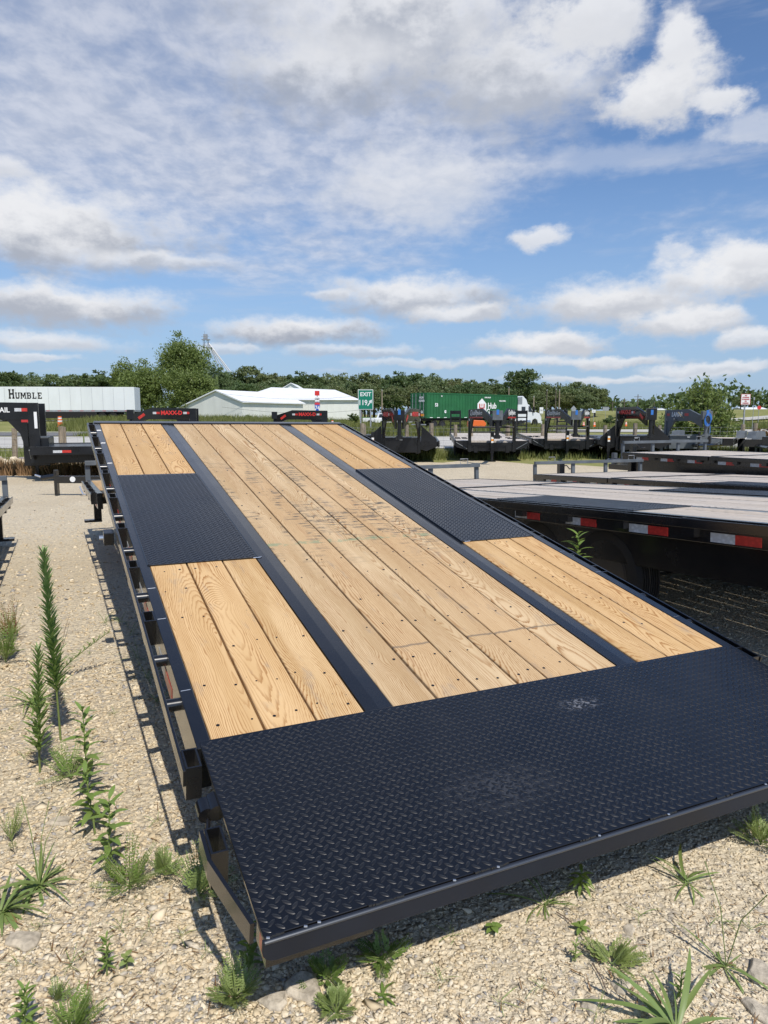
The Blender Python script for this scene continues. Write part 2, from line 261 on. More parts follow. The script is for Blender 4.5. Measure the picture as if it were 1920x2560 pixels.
def grassy(name, a, c_, d):
    m, t, b = mat(name); P = t.node('ShaderNodeNewGeometry').outputs['Position']; Q = t.vm('MULTIPLY', P, (1, .35, 1))
    n = t.noise(Q, .25, 6, .65); n2 = t.noise(Q, 3.0, 5, .7); c = t.mix(t.mapr(n, .3, .7), a, c_); c = t.mix(t.mapr(n2, .4, .7, 0, .6), c, d)
    t.put(b.inputs['Base Color'], c); b.inputs['Roughness'].default_value = .95; b.inputs['Specular IOR Level'].default_value = .1; t.put(b.inputs['Normal'], t.bump(n2, .8, .15)); return m
M_FIELD = grassy('meadow', (.17, .19, .055), (.27, .27, .10), (.33, .29, .14)); M_CROP = grassy('crop_field', (.06, .14, .03), (.10, .2, .05), (.08, .15, .04))
def road(name, a, c_):
    m, t, b = mat(name); P = t.node('ShaderNodeNewGeometry').outputs['Position']; n = t.noise(t.vm('MULTIPLY', P, (.15, 1.6, 1)), .6, 6, .65); n2 = t.noise(P, 14, 3, .6)
    c = t.mix(t.mapr(n, .3, .7), a, c_); c = t.mix(t.mapr(n2, .4, .7, 0, .2), c, tuple(q * .7 for q in a)); t.put(b.inputs['Base Color'], c); b.inputs['Roughness'].default_value = .85; return m
M_CONC = road('pale_concrete', (.42, .40, .36), (.56, .54, .49)); M_ASPH = road('grey_asphalt', (.12, .12, .12), (.19, .185, .18)); M_LINE = road('road_paint', (.7, .7, .66), (.8, .8, .76))
def siding(name, col, sx):
    m, t, b = mat(name); P = t.node('ShaderNodeTexCoord').outputs['Object']; n = t.noise(t.vm('MULTIPLY', P, (1, 1, .25)), .5, 6, .65)
    t.put(b.inputs['Base Color'], t.mix(t.mapr(n, .35, .75, 0, .5), col, tuple(q * .78 for q in col))); b.inputs['Roughness'].default_value = .55; return m
M_BARN = siding('white_barn_siding', (.74, .75, .70), 1); M_BROOF = siding('white_metal_roof', (.80, .82, .83), 1); M_GREENC = simple('green_container_paint', (.018, .115, .04), .45, 0, .4, .15, .8)
M_VAN = siding('white_trailer_skin', (.74, .77, .76), 1)
# ------------------------------------------------------------------ mesh builder
class MB:
    def __init__(s): s.v = []; s.f = []; s.sm = False
    def add(s, vs, fs, M=None):
        o = len(s.v); s.v += [tuple(M @ Vector(q)) if M else tuple(q) for q in vs]; s.f += [[i + o for i in f] for f in fs]; return s
    def box(s, x0, x1, y0, y1, z0, z1, M=None):
        vs = [(x0, y0, z0), (x1, y0, z0), (x1, y1, z0), (x0, y1, z0), (x0, y0, z1), (x1, y0, z1), (x1, y1, z1), (x0, y1, z1)]
        return s.add(vs, [(0, 3, 2, 1), (4, 5, 6, 7), (0, 1, 5, 4), (1, 2, 6, 5), (2, 3, 7, 6), (3, 0, 4, 7)], M)
    def cbox(s, x0, x1, y0, y1, z0, z1, c=.004, M=None):   # box with chamfered top edges
        vs = [(x0, y0, z0), (x1, y0, z0), (x1, y1, z0), (x0, y1, z0), (x0, y0, z1 - c), (x1, y0, z1 - c), (x1, y1, z1 - c), (x0, y1, z1 - c), (x0 + c, y0 + c, z1), (x1 - c, y0 + c, z1), (x1 - c, y1 - c, z1), (x0 + c, y1 - c, z1)]
        return s.add(vs, [(0, 3, 2, 1), (0, 1, 5, 4), (1, 2, 6, 5), (2, 3, 7, 6), (3, 0, 4, 7), (4, 5, 9, 8), (5, 6, 10, 9), (6, 7, 11, 10), (7, 4, 8, 11), (8, 9, 10, 11)], M)
    def tube(s, pts, r, n=10, caps=True, M=None):
        pts = [Vector(p) for p in pts]; rs = r if isinstance(r, (list, tuple)) else [r] * len(pts); vs = []; fs = []
        for i, p in enumerate(pts):
            d = (pts[min(i + 1, len(pts) - 1)] - pts[max(i - 1, 0)]).normalized(); a = Vector((0, 0, 1)) if abs(d.z) < .9 else Vector((1, 0, 0))
            u = d.cross(a).normalized(); w = d.cross(u)
            for k in range(n): q = 2 * pi * k / n; vs.append(p + (u * cos(q) + w * sin(q)) * rs[i])
        for i in range(len(pts) - 1):
            for k in range(n): fs.append((i * n + k, i * n + (k + 1) % n, (i + 1) * n + (k + 1) % n, (i + 1) * n + k))
        if caps: fs.append(tuple(range(n - 1, -1, -1))); fs.append(tuple((len(pts) - 1) * n + k for k in range(n)))
        return s.add(vs, fs, M)
    def prism(s, poly, th, M=None):          # polygon in the local xz plane, thickness along y (centred)
        n = len(poly); vs = [(a, -th / 2, b) for a, b in poly] + [(a, th / 2, b) for a, b in poly]
        fs = [tuple(range(n)), tuple(range(2 * n - 1, n - 1, -1))] + [(i, i + n, (i + 1) % n + n, (i + 1) % n) for i in range(n)]
        return s.add(vs, fs, M)
    def lathe(s, prof, n=20, M=None):        # profile (radius, along x)
        vs = []; fs = []
        for r, x in prof:
            for k in range(n): q = 2 * pi * k / n; vs.append((x, r * cos(q), r * sin(q)))
        for i in range(len(prof) - 1):
            for k in range(n): fs.append((i * n + k, i * n + (k + 1) % n, (i + 1) * n + (k + 1) % n, (i + 1) * n + k))
        fs.append(tuple(range(n))); fs.append(tuple((len(prof) - 1) * n + k for k in reversed(range(n)))); return s.add(vs, fs, M)
    def build(s, name, m, parent=None, M=None, bevel=0, smooth=False):
        me = bpy.data.meshes.new(name); me.from_pydata(s.v, [], s.f); me.materials.append(m); me.update()
        if smooth: me.shade_smooth(); me.set_sharp_from_angle(angle=R(35))
        return link(name, me, parent, M, bevel)
def link(name, me, parent=None, M=None, bevel=0):
    o = bpy.data.objects.new(name, me); COL.objects.link(o)
    if parent: o.parent = parent
    if M is not None: o.matrix_basis = M
    if bevel:
        b = o.modifiers.new('bevel', 'BEVEL'); b.width = bevel; b.segments = 2; b.limit_method = 'ANGLE'; b.harden_normals = False
    return o
def npmesh(name, V, Fc, m, parent=None, M=None, smooth=False):
    me = bpy.data.meshes.new(name); V = np.asarray(V, np.float32); Fc = np.asarray(Fc, np.int32); k = Fc.shape[1]
    me.vertices.add(len(V)); me.vertices.foreach_set('co', V.ravel()); me.loops.add(Fc.size); me.loops.foreach_set('vertex_index', Fc.ravel())
    me.polygons.add(len(Fc)); me.polygons.foreach_set('loop_start', np.arange(0, Fc.size, k, dtype=np.int32)); me.polygons.foreach_set('loop_total', np.full(len(Fc), k, np.int32))
    me.materials.append(m); me.update(calc_edges=True); me.validate()
    if smooth: me.shade_smooth()
    return link(name, me, parent, M)
def tag(o, label=None, cat=None, group=None, kind=None):
    if label: o['label'] = label
    if cat: o['category'] = cat
    if group: o['group'] = group
    if kind: o['kind'] = kind
    return o
def empty(name, M=None, loc=None, rz=0):
    o = bpy.data.objects.new(name, None); COL.objects.link(o); o.empty_display_size = .2
    o.matrix_basis = M if M is not None else Matrix.Translation(loc or (0, 0, 0)) @ Matrix.Rotation(rz, 4, 'Z'); return o
def copy_tree(o, parent=None):
    c = o.copy(); COL.objects.link(c); c.parent = parent
    for ch in list(o.children): copy_tree(ch, c)
    return c
def frame(o, u, v, n): return Matrix(((u[0], v[0], n[0], o[0]), (u[1], v[1], n[1], o[1]), (u[2], v[2], n[2], o[2]), (0, 0, 0, 1)))
TXT = {}
def text(name, body, size, m, parent, M, ext=.002, bold=0.0, shear=0.0, sx=1.0, align='CENTER'):
    key = (body, size, bold, shear, m.name, align)
    if key not in TXT:
        c = bpy.data.curves.new(name, 'FONT'); c.body = body; c.size = size; c.extrude = ext; c.offset = bold; c.shear = shear; c.align_x = align; c.align_y = 'CENTER'; c.resolution_u = 3
        o = bpy.data.objects.new(name, c); COL.objects.link(o); dg = bpy.context.evaluated_depsgraph_get(); me = bpy.data.meshes.new_from_object(o.evaluated_get(dg))
        bpy.data.objects.remove(o); me.name = name; me.materials.clear(); me.materials.append(m); TXT[key] = me
    return link(name, TXT[key], parent, M @ Matrix.Diagonal((sx, 1, 1, 1)))
T = Matrix.Translation
def face(loc, xdir, updir):              # matrix whose local x,y span a face; z is its outward normal
    x = Vector(xdir).normalized(); y = (Vector(updir) - x * x.dot(Vector(updir))).normalized(); z = x.cross(y); return frame(loc, x, y, z)
# ------------------------------------------------------------------ ground and roads
def gz(x, y):                            # height of the land: flat lot, low verge, raised highway on the left, embankment on the right
    def ss(a, b, v): q = min(1, max(0, (v - a) / (b - a))); return q * q * (3 - 2 * q)
    z = 0.95 * ss(62, 86, y) * ss(6, -22, x)
    z += 3.2 * ss(105, 150, y) * ss(48, 88, x)
    z += 2.0 * ss(240, 520, y)
    return z - .02 * ss(24, 30, y)
def sheet(name, m, xs, ys, dz=0.0, f=None, kind='structure'):
    xs = list(xs); ys = list(ys); vs = []; fs = []
    for y in ys:
        for x in xs: vs.append((x, y, (f or gz)(x, y) + dz))
    n = len(xs)
    for j in range(len(ys) - 1):
        for i in range(n - 1): fs.append((j * n + i, j * n + i + 1, (j + 1) * n + i + 1, (j + 1) * n + i))
    o = npmesh(name, vs, fs, m, smooth=True); tag(o, kind=kind); return o
xs = [-3000, -1500, -700, -350, -200] + list(range(-140, 141, 7)) + [200, 350, 700, 1500, 3000]
ys = [-400, -60, -20] + list(range(-10, 62, 6)) + list(range(62, 160, 4)) + [180, 210, 240, 300, 380, 450, 520, 700, 1100, 1800, 3200]
sheet('meadow_ground', M_FIELD, xs, ys)
# gravel lot with an uneven far edge
lx = [x * 1.0 for x in range(-60, 61)]; vs = []; fs = []
for i, x in enumerate(lx):
    e = 24.0 + 1.2 * sin(x * .7) + .7 * sin(x * 2.3) + .5 * sin(x * 5.1)
    vs += [(x, -30, .006), (x, 8, .006), (x, e, .006)]
    if i: a = 3 * (i - 1); b = 3 * i; fs += [(a, b, b + 1, a + 1), (a + 1, b + 1, b + 2, a + 2)]
tag(npmesh('gravel_lot', vs, fs, M_GRAV), kind='structure')
def strip(name, m, y0, y1, x0=-140, x1=140, dz=.01, slope=0.0):
    xs_ = [x0 + (x1 - x0) * i / 40 for i in range(41)]; vs = []; fs = []
    n = 6
    for i, x in enumerate(xs_):
        for j in range(n): y = y0 + (y1 - y0) * j / (n - 1) + slope * x; vs.append((x, y, gz(x, y) + dz))
        if i:
            a = n * (i - 1); b = n * i
            for j in range(n - 1): fs.append((a + j, b + j, b + j + 1, a + j + 1))
    return tag(npmesh(name, vs, fs, m), kind='structure')
strip('frontage_road', M_CONC, 35, 55, dz=.03); strip('frontage_lane', M_ASPH, 57, 66, dz=.04, x1=8); strip('exit_ramp_road', M_CONC, 70, 84, x0=-4, x1=140, dz=.045)
strip('painted_line', M_LINE, 66.3, 66.6, dz=.055, x1=8); strip('highway', M_ASPH, 88, 104, x0=-140, x1=-6, dz=.05)
sheet('crop_field', M_CROP, [-30 + 3 * i for i in range(24)], [150, 175, 200, 230], .9)
sheet('highway_bridge_road', M_CONC, [40 + 4 * i for i in range(11)], [128, 131, 134], .25)
# ------------------------------------------------------------------ stones lying on the lot
def make_stones():
    phi = (1 + 5 ** .5) / 2
    ico = np.array([(-1, phi, 0), (1, phi, 0), (-1, -phi, 0), (1, -phi, 0), (0, -1, phi), (0, 1, phi), (0, -1, -phi), (0, 1, -phi), (phi, 0, -1), (phi, 0, 1), (-phi, 0, -1), (-phi, 0, 1)]) / 1.9
    fc = np.array([(0, 11, 5), (0, 5, 1), (0, 1, 7), (0, 7, 10), (0, 10, 11), (1, 5, 9), (5, 11, 4), (11, 10, 2), (10, 7, 6), (7, 1, 8), (3, 9, 4), (3, 4, 2), (3, 2, 6), (3, 6, 8), (3, 8, 9), (4, 9, 5), (2, 4, 11), (6, 2, 10), (8, 6, 7), (9, 8, 1)])
    N = 74000
    # screen-even placement: distance falls off so that near ground is covered closely
    uq = rng.random(N); y = 1.15 / (1 - uq * (1 - 1.15 / 15.0)); y = np.where(rng.random(N) < .3, 1.2 + rng.random(N) * 3.2, y)
    x = (rng.random(N) * 2 - 1) * (y * .62 + .25)
    px = x / y
    big = rng.random(N); s = .0038 + .0070 * rng.random(N) ** 2 + (big > .95) * .008 * rng.random(N) + (big > .997) * .012
    s *= np.where(x > .25, .72, np.where((x < -.2) & (y < 2.7), 1.12, .95)) * np.clip(y / 3.2, .8, 1.9)
    B = rng.normal(0, .30, (60, 12, 3)) + ico
    v = B[rng.integers(0, 60, N)]
    sc = np.stack([s * (1 + .5 * rng.random(N)), s * (.75 + .4 * rng.random(N)), s * (.28 + .30 * rng.random(N))], 1); v = v * sc[:, None, :]
    a = rng.random(N) * 6.283; ca, sa = np.cos(a), np.sin(a); tl = rng.normal(0, .3, N)
    vz = v[..., 2] + v[..., 0] * np.sin(tl)[:, None]; vx = v[..., 0] * ca[:, None] - v[..., 1] * sa[:, None]; vy = v[..., 0] * sa[:, None] + v[..., 1] * ca[:, None]
    V = np.stack([vx + x[:, None], vy + y[:, None], vz + .006 + sc[:, 2:3] * .35], 2).reshape(-1, 3)
    Fc = (fc[None] + (np.arange(N) * 12)[:, None, None]).reshape(-1, 3)
    tag(npmesh('gravel_stones', V, Fc, M_STONE), 'loose cream limestone chips covering the lot', None, None, 'stuff')
make_stones()
# ------------------------------------------------------------------ tread plate lugs (raised diagonal bars)
def lugs(u0, u1, v0, v1, pitch=.035, pv=.031):
    us = np.linspace(-1, 1, 6); L = .0140; Wd = .0052; Hh = .0016; base = []
    for i, q in enumerate(us):
        w = Wd * (1 - q * q) ** .5 if abs(q) < 1 else 0.0004; h = Hh * (1 - q * q) ** .4 if abs(q) < 1 else 0
        base += [(q * L, -w, 0), (q * L, -w * .45, h), (q * L, w * .45, h), (q * L, w, 0)]
    fc = []
    for i in range(5):
        for j in range(3): a = i * 4 + j; fc.append((a, a + 4, a + 5, a + 1))
    base = np.array(base); fc = np.array(fc)[:, ::-1]
    P = []
    nu = int((u1 - u0) / pitch) + 1; nv = int((v1 - v0) / pv) + 1
    for i in range(nu):
        for j in range(nv):
            for k in (0, 1):
                x = u0 + .012 + (i + .5 * k) * pitch; y = v0 + .012 + (j + .5 * k) * pv
                if x < u1 - .012 and y < v1 - .012: P.append((x, y, .72 if k else -.72))
    P = np.array(P); c, s_ = np.cos(P[:, 2]), np.sin(P[:, 2])
    x = base[:, 0][None] * c[:, None] - base[:, 1][None] * s_[:, None] + P[:, :1]; y = base[:, 0][None] * s_[:, None] + base[:, 1][None] * c[:, None] + P[:, 1:2]
    z = np.repeat(base[:, 2][None], len(P), 0); V = np.stack([x, y, z], 2).reshape(-1, 3)
    return V, (fc[None] + (np.arange(len(P)) * len(base))[:, None, None]).reshape(-1, 4)
# ------------------------------------------------------------------ tyre + rim
def tyre_mb(r=.38, w=.23):
    m = MB(); h = w / 2; prof = [(r * .58, -h * .8), (r * .78, -h), (r * .93, -h * .98), (r, -h * .78)]
    for k in range(1, 8):                # tread grooves
        x = -h * .78 + (h * 1.56) * k / 8; prof += [(r, x - .006), (r - .010, x - .004), (r - .010, x + .004), (r, x + .006)]
    prof += [(r, h * .78), (r * .93, h * .98), (r * .78, h), (r * .58, h * .8)]; m.lathe(prof, 28); return m
def rim_mb(r=.38, w=.23):
    m = MB(); m.lathe([(r * .6, -w * .42), (r * .55, -w * .44), (r * .5, -w * .2), (r * .22, -w * .12), (r * .2, -w * .36), (0.01, -w * .36)], 24)
    m.lathe([(0.01, w * .36), (r * .2, w * .36), (r * .22, w * .12), (r * .5, w * .2), (r * .55, w * .44), (r * .6, w * .42)], 24)
    for k in range(8): q = pi / 4 * k; m.tube([(w * .1, r * .33 * cos(q), r * .33 * sin(q)), (w * .3, r * .33 * cos(q), r * .33 * sin(q))], .012, 6)
    return m
TYRE = tyre_mb().build('tyre', M_RUB, smooth=True); RIM = rim_mb().build('rim', M_RIM, smooth=True); TY, RI = TYRE.data, RIM.data
bpy.data.objects.remove(TYRE); bpy.data.objects.remove(RIM)
def wheel(parent, M, s=1.0):
    w = link('tyre', TY, parent, M @ Matrix.Diagonal((s, s, s, 1))); link('rim', RI, w, Matrix.Identity(4)); return w
# ------------------------------------------------------------------ tilt deck trailer
PITCHV = [4.05, 3.43, 2.81, 2.19, 1.57, .94]; PIPEV = [4.314, 3.71, 3.1, 2.49, 1.88, 1.26, .636, .302]
SCREWV = [.09, .33, .64, .94, 1.25, 1.49, 1.86, 2.2, 2.49, 2.8, 3.1, 3.41, 3.71, 4.02, 4.32, 4.63, 4.93, 5.16]
PLK = {}
def plank(parent, M, u0, u1, v0, v1, m, name='plank', dz=0.0):
    key = (round(u1 - u0, 4), round(v1 - v0, 3), m.name)
    if key not in PLK:
        w = (u1 - u0) / 2; l = (v1 - v0) / 2; g_ = .0035; o = MB().add([(-w - g_, -l, -.038), (w + g_, -l, -.038), (w + g_, l, -.038), (-w - g_, l, -.038), (-w, -l, -.003), (w, -l, -.003), (w, l, -.003), (-w, l, -.003), (-w + .003, -l + .003, 0), (w - .003, -l + .003, 0), (w - .003, l - .003, 0), (-w + .003, l - .003, 0)], [(0, 3, 2, 1), (0, 1, 5, 4), (1, 2, 6, 5), (2, 3, 7, 6), (3, 0, 4, 7), (4, 5, 9, 8), (5, 6, 10, 9), (6, 7, 11, 10), (7, 4, 8, 11), (8, 9, 10, 11)]).build('plank', m); PLK[key] = o.data; bpy.data.objects.remove(o)
    return link(name, PLK[key], parent, M @ T(((u0 + u1) / 2, (v0 + v1) / 2, dz)) @ Matrix.Rotation(random.uniform(-.0006, .0006), 4, 'Z'))
def row(a, b, ws, gap):
    out = []; x = a; tot = b - a - gap * (len(ws) - 1); k = tot / sum(ws)
    for w in ws: out.append((x, x + w * k)); x += w * k + gap
    return out
def tilt_trailer(label, RM, MD, MC, mw, mwc, stat=True, near=True, group=None):
    """RM root matrix; MD deck frame, MC chassis frame, both in world."""
    root = empty('tilt_deck_trailer', RM); tag(root, label, 'trailer', group); inv = RM.inverted(); D = inv @ MD; C = inv @ MC
    # planks
    lw = row(.0425, .607, [1, 1, 1], .0095); cw = row(.7305, 1.8275, [.184, .184, .184, .14, .184, .184], .0095); rw = row(1.9565, 2.4935, [1, 1, 1], .008)
    dz = lambda: random.uniform(-.003, .001)
    for a, b in lw + rw:
        plank(root, D, a, b, .004, 1.566, mw, dz=dz()); plank(root, D, a, b, 3.345, 5.215, mw, dz=dz())
    for a, b in cw: plank(root, D, a, b, .004, 5.215, mwc, dz=dz())
    if near:
        sc = MB()
        for v in SCREWV:
            for a, b in lw + cw + rw:
                if (a, b) not in cw and 1.56 < v < 3.35: continue
                if random.random() < .34: continue
                for q in (.22, .78):
                    x = a + (b - a) * q + random.uniform(-.02, .02); y = v + random.uniform(-.022, .022); r = random.choice((.0045, .006, .007))
                    sc.add([(x + r * cos(k * pi / 3), y + r * sin(k * pi / 3), -.0006 + .001) for k in range(6)], [tuple(range(6))])
        tag(sc.build('screw_heads', M_MIRBLK, root, D), kind='stuff')
    # long flush strips and side channels
    for a, b in ((.612, .726), (1.832, 1.952)):
        m = MB(); m.box(a, (a + b) / 2 - .001, .002, 5.215, -.07, -.001); m.add([((a + b) / 2 - .001, .002, -.001), (b, .002, -.006), (b, 5.215, -.006), ((a + b) / 2 - .001, 5.215, -.001)], [(0, 1, 2, 3)]); m.box((a + b) / 2 - .001, b, .002, 5.215, -.07, -.0065)
        m.build('flush_beam', M_BLACK, root, D)
    for x0, x1 in ((-.012, .038), (2.498, 2.552)):
        MB().box(x0, x1, -.03, 5.30, -.16, .001).build('side_channel', M_BLACK, root, D, .003)
    wl = MB()
    for v in [.33, .94, 1.28, 3.71, 4.4, 4.92]:
        for x0, x1 in ((-.006, .03), (2.505, 2.545)): wl.tube([(x0, v, .0012), (x1, v + .002, .0012)], .0012, 5)
    tag(wl.build('weld_seams', M_CHROME, root, D), kind='stuff')
    MB().box(-.012, 2.552, 5.217, 5.30, -.10, .012).build('front_header', M_BLACK, root, D, .004)
    # rub rails, pockets and pipe spools
    for sgn in (0, 1):
        fx = (lambda x: x) if not sgn else (lambda x: 2.54 - x)
        bxx = lambda m, a, b, *r: m.box(min(fx(a), fx(b)), max(fx(a), fx(b)), *r)
        r_ = MB(); bxx(r_, -.073, -.063, -.12, 5.29, -.066, -.006); r_.build('rub_rail', M_BLACK, root, D, .002)
        for v in PITCHV + [-.115, 4.66, 5.19][:3]:
            m = MB(); w = .006; a, b = -.0625, -.0125; l = .1
            for q in ((a, a + w, v, v + l), (b - w, b, v, v + l), (a + w, b - w, v, v + w), (a + w, b - w, v + l - w, v + l)): bxx(m, q[0], q[1], q[2], q[3], -.125, -.003)
            m.build('stake_pocket', M_BLACK, root, D)
        for v in PIPEV + [4.93]:
            m = MB(); m.tube([(fx(-.062), v, -.035), (fx(-.0125), v, -.035)], .024, 14); m.build('pipe_spool', M_BLACK, root, D, 0, True)
        # tail corner: ratchet hook, short pocket, bent brace
        m = MB(); m.tube([(fx(-.005), -.245, -.03), (fx(-.005), -.31, -.03)], .027, 14); m.tube([(fx(-.035), -.25, -.035), (fx(-.035), -.305, -.035)], .025, 14); m.build('hook_barrel', M_BLACK, root, D, 0, True)
        m = MB(); pts = [(fx(-.03), -.30, -.05), (fx(-.04), -.345, -.07), (fx(-.035), -.36, -.12), (fx(-.012), -.35, -.15)]; m.tube(pts, .007, 8); m.build('chain_hook', M_BLACK, root, D, 0, True)
        m = MB(); w = .006; a, b, v, l = -.0605, -.0125, -.49, .1
        for q in ((a, a + w, v, v + l), (b - w, b, v, v + l), (a + w, b - w, v, v + w), (a + w, b - w, v + l - w, v + l)): bxx(m, q[0], q[1], q[2], q[3], -.125, -.003)
        m.build('stake_pocket', M_BLACK, root, D)
        m = MB(); pth = [(-.073, -.385), (-.073, -.50), (-.016, -.735)]
        for (xa, ya), (xb, yb) in zip(pth, pth[1:]):
            z0, z1 = (-.074, -.010); t_ = .011; vs = [(fx(xa), ya, z0), (fx(xa + t_), ya, z0), (fx(xb + t_), yb, z0), (fx(xb), yb, z0), (fx(xa), ya, z1), (fx(xa + t_), ya, z1), (fx(xb + t_), yb, z1), (fx(xb), yb, z1)]
            m.add(vs, [(0, 3, 2, 1), (4, 5, 6, 7), (0, 1, 5, 4), (1, 2, 6, 5), (2, 3, 7, 6), (3, 0, 4, 7)])
        m.build('corner_brace', M_BLACK, root, D)
        # reflective tape on the channel face
        for k in range(7):
            v = .49 + .712 * k
            for i, tm in enumerate((M_TAPER, M_TAPEW)):
                m = MB(); xo = -.014; bxx(m, xo, xo + .0015, v + i * .182 + .001, v + (i + 1) * .182, -.147, -.088); m.build('reflective_tape', tm, root, D)
    # fender plates
    for i, (a, b) in enumerate(((.028, .622), (1.945, 2.508))):
        p = MB(); p.box(a, b, 1.566, 3.345, -.012, .0045); p.tube([(a + .004, 1.57, .004), (a + .004, 3.34, .004)], .004, 6); p.tube([(b - .004, 1.57, .004), (b - .004, 3.34, .004)], .004, 6)
        o = p.build('fender_plate', M_TREAD, root, D); V, Fq = lugs(a, b, 1.57, 3.34); V[:, 2] += .0047; tag(npmesh('tread_lugs', V, Fq, M_LUG, o, None, True), kind='stuff')
        wl = MB(); e = b - .03 if i == 0 else a + .02; wl.tube([(e, 1.562, .003), (e + .04, 1.563, .004), (e + .05, 1.575, .002)], .003, 6); wl.build('weld_bead', M_CHROME, o)
    # tail plate
    p = MB(); p.box(0.0, 2.54, -.795, .002, -.008, .0055); tp = p.build('tail_plate', M_TREAD, root, D, .002)
    V, Fq = lugs(.0, 2.54, -.79, 0.0); V[:, 2] += .0057; tag(npmesh('tread_lugs', V, Fq, M_LUG, tp, None, True), kind='stuff')
    # tail bar with rounded ends: profile in u,n extruded along v
    pr = []; rr = .036; x0, x1, z0, z1 = -.004, 2.544, -.064, .004
    pr += [(x0, z1), (x0, z0 + rr)] + [(x0 + rr - rr * cos(q), z0 + rr - rr * sin(q)) for q in (pi / 8, pi / 4, 3 * pi / 8)] + [(x0 + rr, z0), (x1 - rr, z0)] + [(x1 - rr + rr * sin(q), z0 + rr - rr * cos(q)) for q in (pi / 8, pi / 4, 3 * pi / 8)] + [(x1, z0 + rr), (x1, z1)]
    MB().prism(pr, .012, T((0, -.803, 0))).build('tail_bar', M_BAR, root, D, .003)
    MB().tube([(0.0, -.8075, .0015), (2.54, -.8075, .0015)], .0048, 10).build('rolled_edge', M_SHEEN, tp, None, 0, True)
    w = MB(); rq = random.Random(3); x = .0
    while x < 2.5:
        l = rq.uniform(.03, .11); k = 0
        while k < l: w.tube([(x + k, -.797 + rq.uniform(-.002, .002), .0055), (x + k + .011, -.797 + rq.uniform(-.002, .002), .0055)], rq.uniform(.0035, .0055), 6); k += .010
        x += l + rq.uniform(.16, .26)
    tag(w.build('weld_bead', M_BLACK, tp, None, 0, True), kind='stuff')
    w = MB()
    for x in (.006, .10, .135, .52, .66, 1.02, 1.3, 1.75): w.tube([(x, -.800, .008), (x + .008, -.802, .007)], .003, 6)
    tag(w.build('weld_spatter', M_CHROME, tp), kind='stuff')
    # light boxes under the tail
    for x0, x1 in ((.012, .30), (2.24, 2.528)):
        b_ = MB().box(x0, x1, -.787, -.70, -.105, -.0085).build('light_box', M_BLACK, root, D)
        MB().box(x0 - .0025 if x0 < 1 else x1, x0 if x0 < 1 else x1 + .0025, -.775, -.735, -.085, -.03).build('tail_lens', M_LENSRED, b_)
    # underframe of the tilting bed
    m = MB()
    for v in [.3 + .61 * k for k in range(9)]: m.box(.04, 2.50, v, v + .05, -.115, -.042)
    m.build('crossmember', M_BLACK, root, D)
    for x in (.66, 1.88): MB().box(x - .05, x + .05, -.05, 5.2, -.34 if near else -.30, -.116).build('bed_beam', M_BLACK, root, D)
    MB().box(.31, 2.23, -.74, -.70, -.10, -.0085).build('tail_shadow_crossmember', M_BLACK, root, D)  # unseen bar added so that a shadow falls in front below the tail bar
    MB().box(.04, 2.50, -.03, .012, -.14, -.0085).build('tail_shadow_crossmember', M_BLACK, root, D)
    if not near:
        for x in (.16, 2.38): MB().box(x - .03, x + .03, -.7, 7.6, -.42, -.117).build('side_beam', M_BLACK, root, D)
    # chassis: C frame origin = same as deck frame of a level trailer
    for x in (.78, 1.76): MB().box(x - .045, x + .045, .9, 9.0 if stat else 7.6, -.47, -.345).build('main_beam', M_BLACK, root, C)
    for v in (1.98, 2.85):
        ax = MB().tube([(.2, v, -.56), (2.34, v, -.56)], .045, 12).build('axle', M_BLACK, root, C, 0, True)
        for x in ((.36, 2.18) if near else (.24, 2.30)): wheel(root, C @ T((x, v, -.545)))
        for x in (.78, 1.76): MB().tube([(x, v - .35, -.46), (x, v, -.58), (x, v + .35, -.46)], .028, 8).build('leaf_spring', M_BLACK, root, C)
    # stationary front deck
    if stat:
        for a, b in lw + [(.612, .792)] + row(.80, 1.74, [1] * 5, .008) + [(1.75, 1.93)] + rw: plank(root, C, a, b, 5.33, 7.62, mw, dz=dz() - .002)
        for x0, x1 in ((-.012, .038), (2.498, 2.552)): MB().box(x0, x1, 5.31, 7.70, -.16, .001).build('side_channel', M_BLACK, root, C, .003)
        MB().box(.038, 2.498, 7.625, 7.70, -.16, .001).build('front_channel', M_BLACK, root, C, .003)
        m = MB()
        for v in (5.4, 6.0, 6.6, 7.2): m.box(.04, 2.50, v, v + .05, -.115, -.042)
        m.build('crossmember', M_BLACK, root, C)
        for sgn in (0, 1):
            fx = (lambda x: x) if not sgn else (lambda x: 2.54 - x)
            bxx = lambda m, a, b, *r: m.box(min(fx(a), fx(b)), max(fx(a), fx(b)), *r)
            m = MB(); bxx(m, -.073, -.063, 5.32, 7.66, -.082, -.006); m.build('rub_rail', M_BLACK, root, C, .002)
            for v in (5.5, 6.1, 6.7, 7.3):
                m = MB(); w_ = .006; a, b, l = -.0625, -.0125, .1
                for q in ((a, a + w_, v, v + l), (b - w_, b, v, v + l), (a + w_, b - w_, v, v + w_), (a + w_, b - w_, v + l - w_, v + l)): bxx(m, q[0], q[1], q[2], q[3], -.125, -.003)
                m.build('stake_pocket', M_BLACK, root, C)
            m = MB(); bxx(m, .05, .14, 7.50, 7.60, -.50, -.161); bxx(m, -.07, .14, 7.48, 7.62, -.53, -.50); m.build('side_step', M_BLACK, root, C, .004)
            for k in range(3):
                v = 5.5 + .712 * k
                for i, tm in enumerate((M_TAPER, M_TAPEW)):
                    m = MB(); bxx(m, -.014, -.0125, v + i * .182 + .001, v + (i + 1) * .182, -.147, -.088); m.build('reflective_tape', tm, root, C)
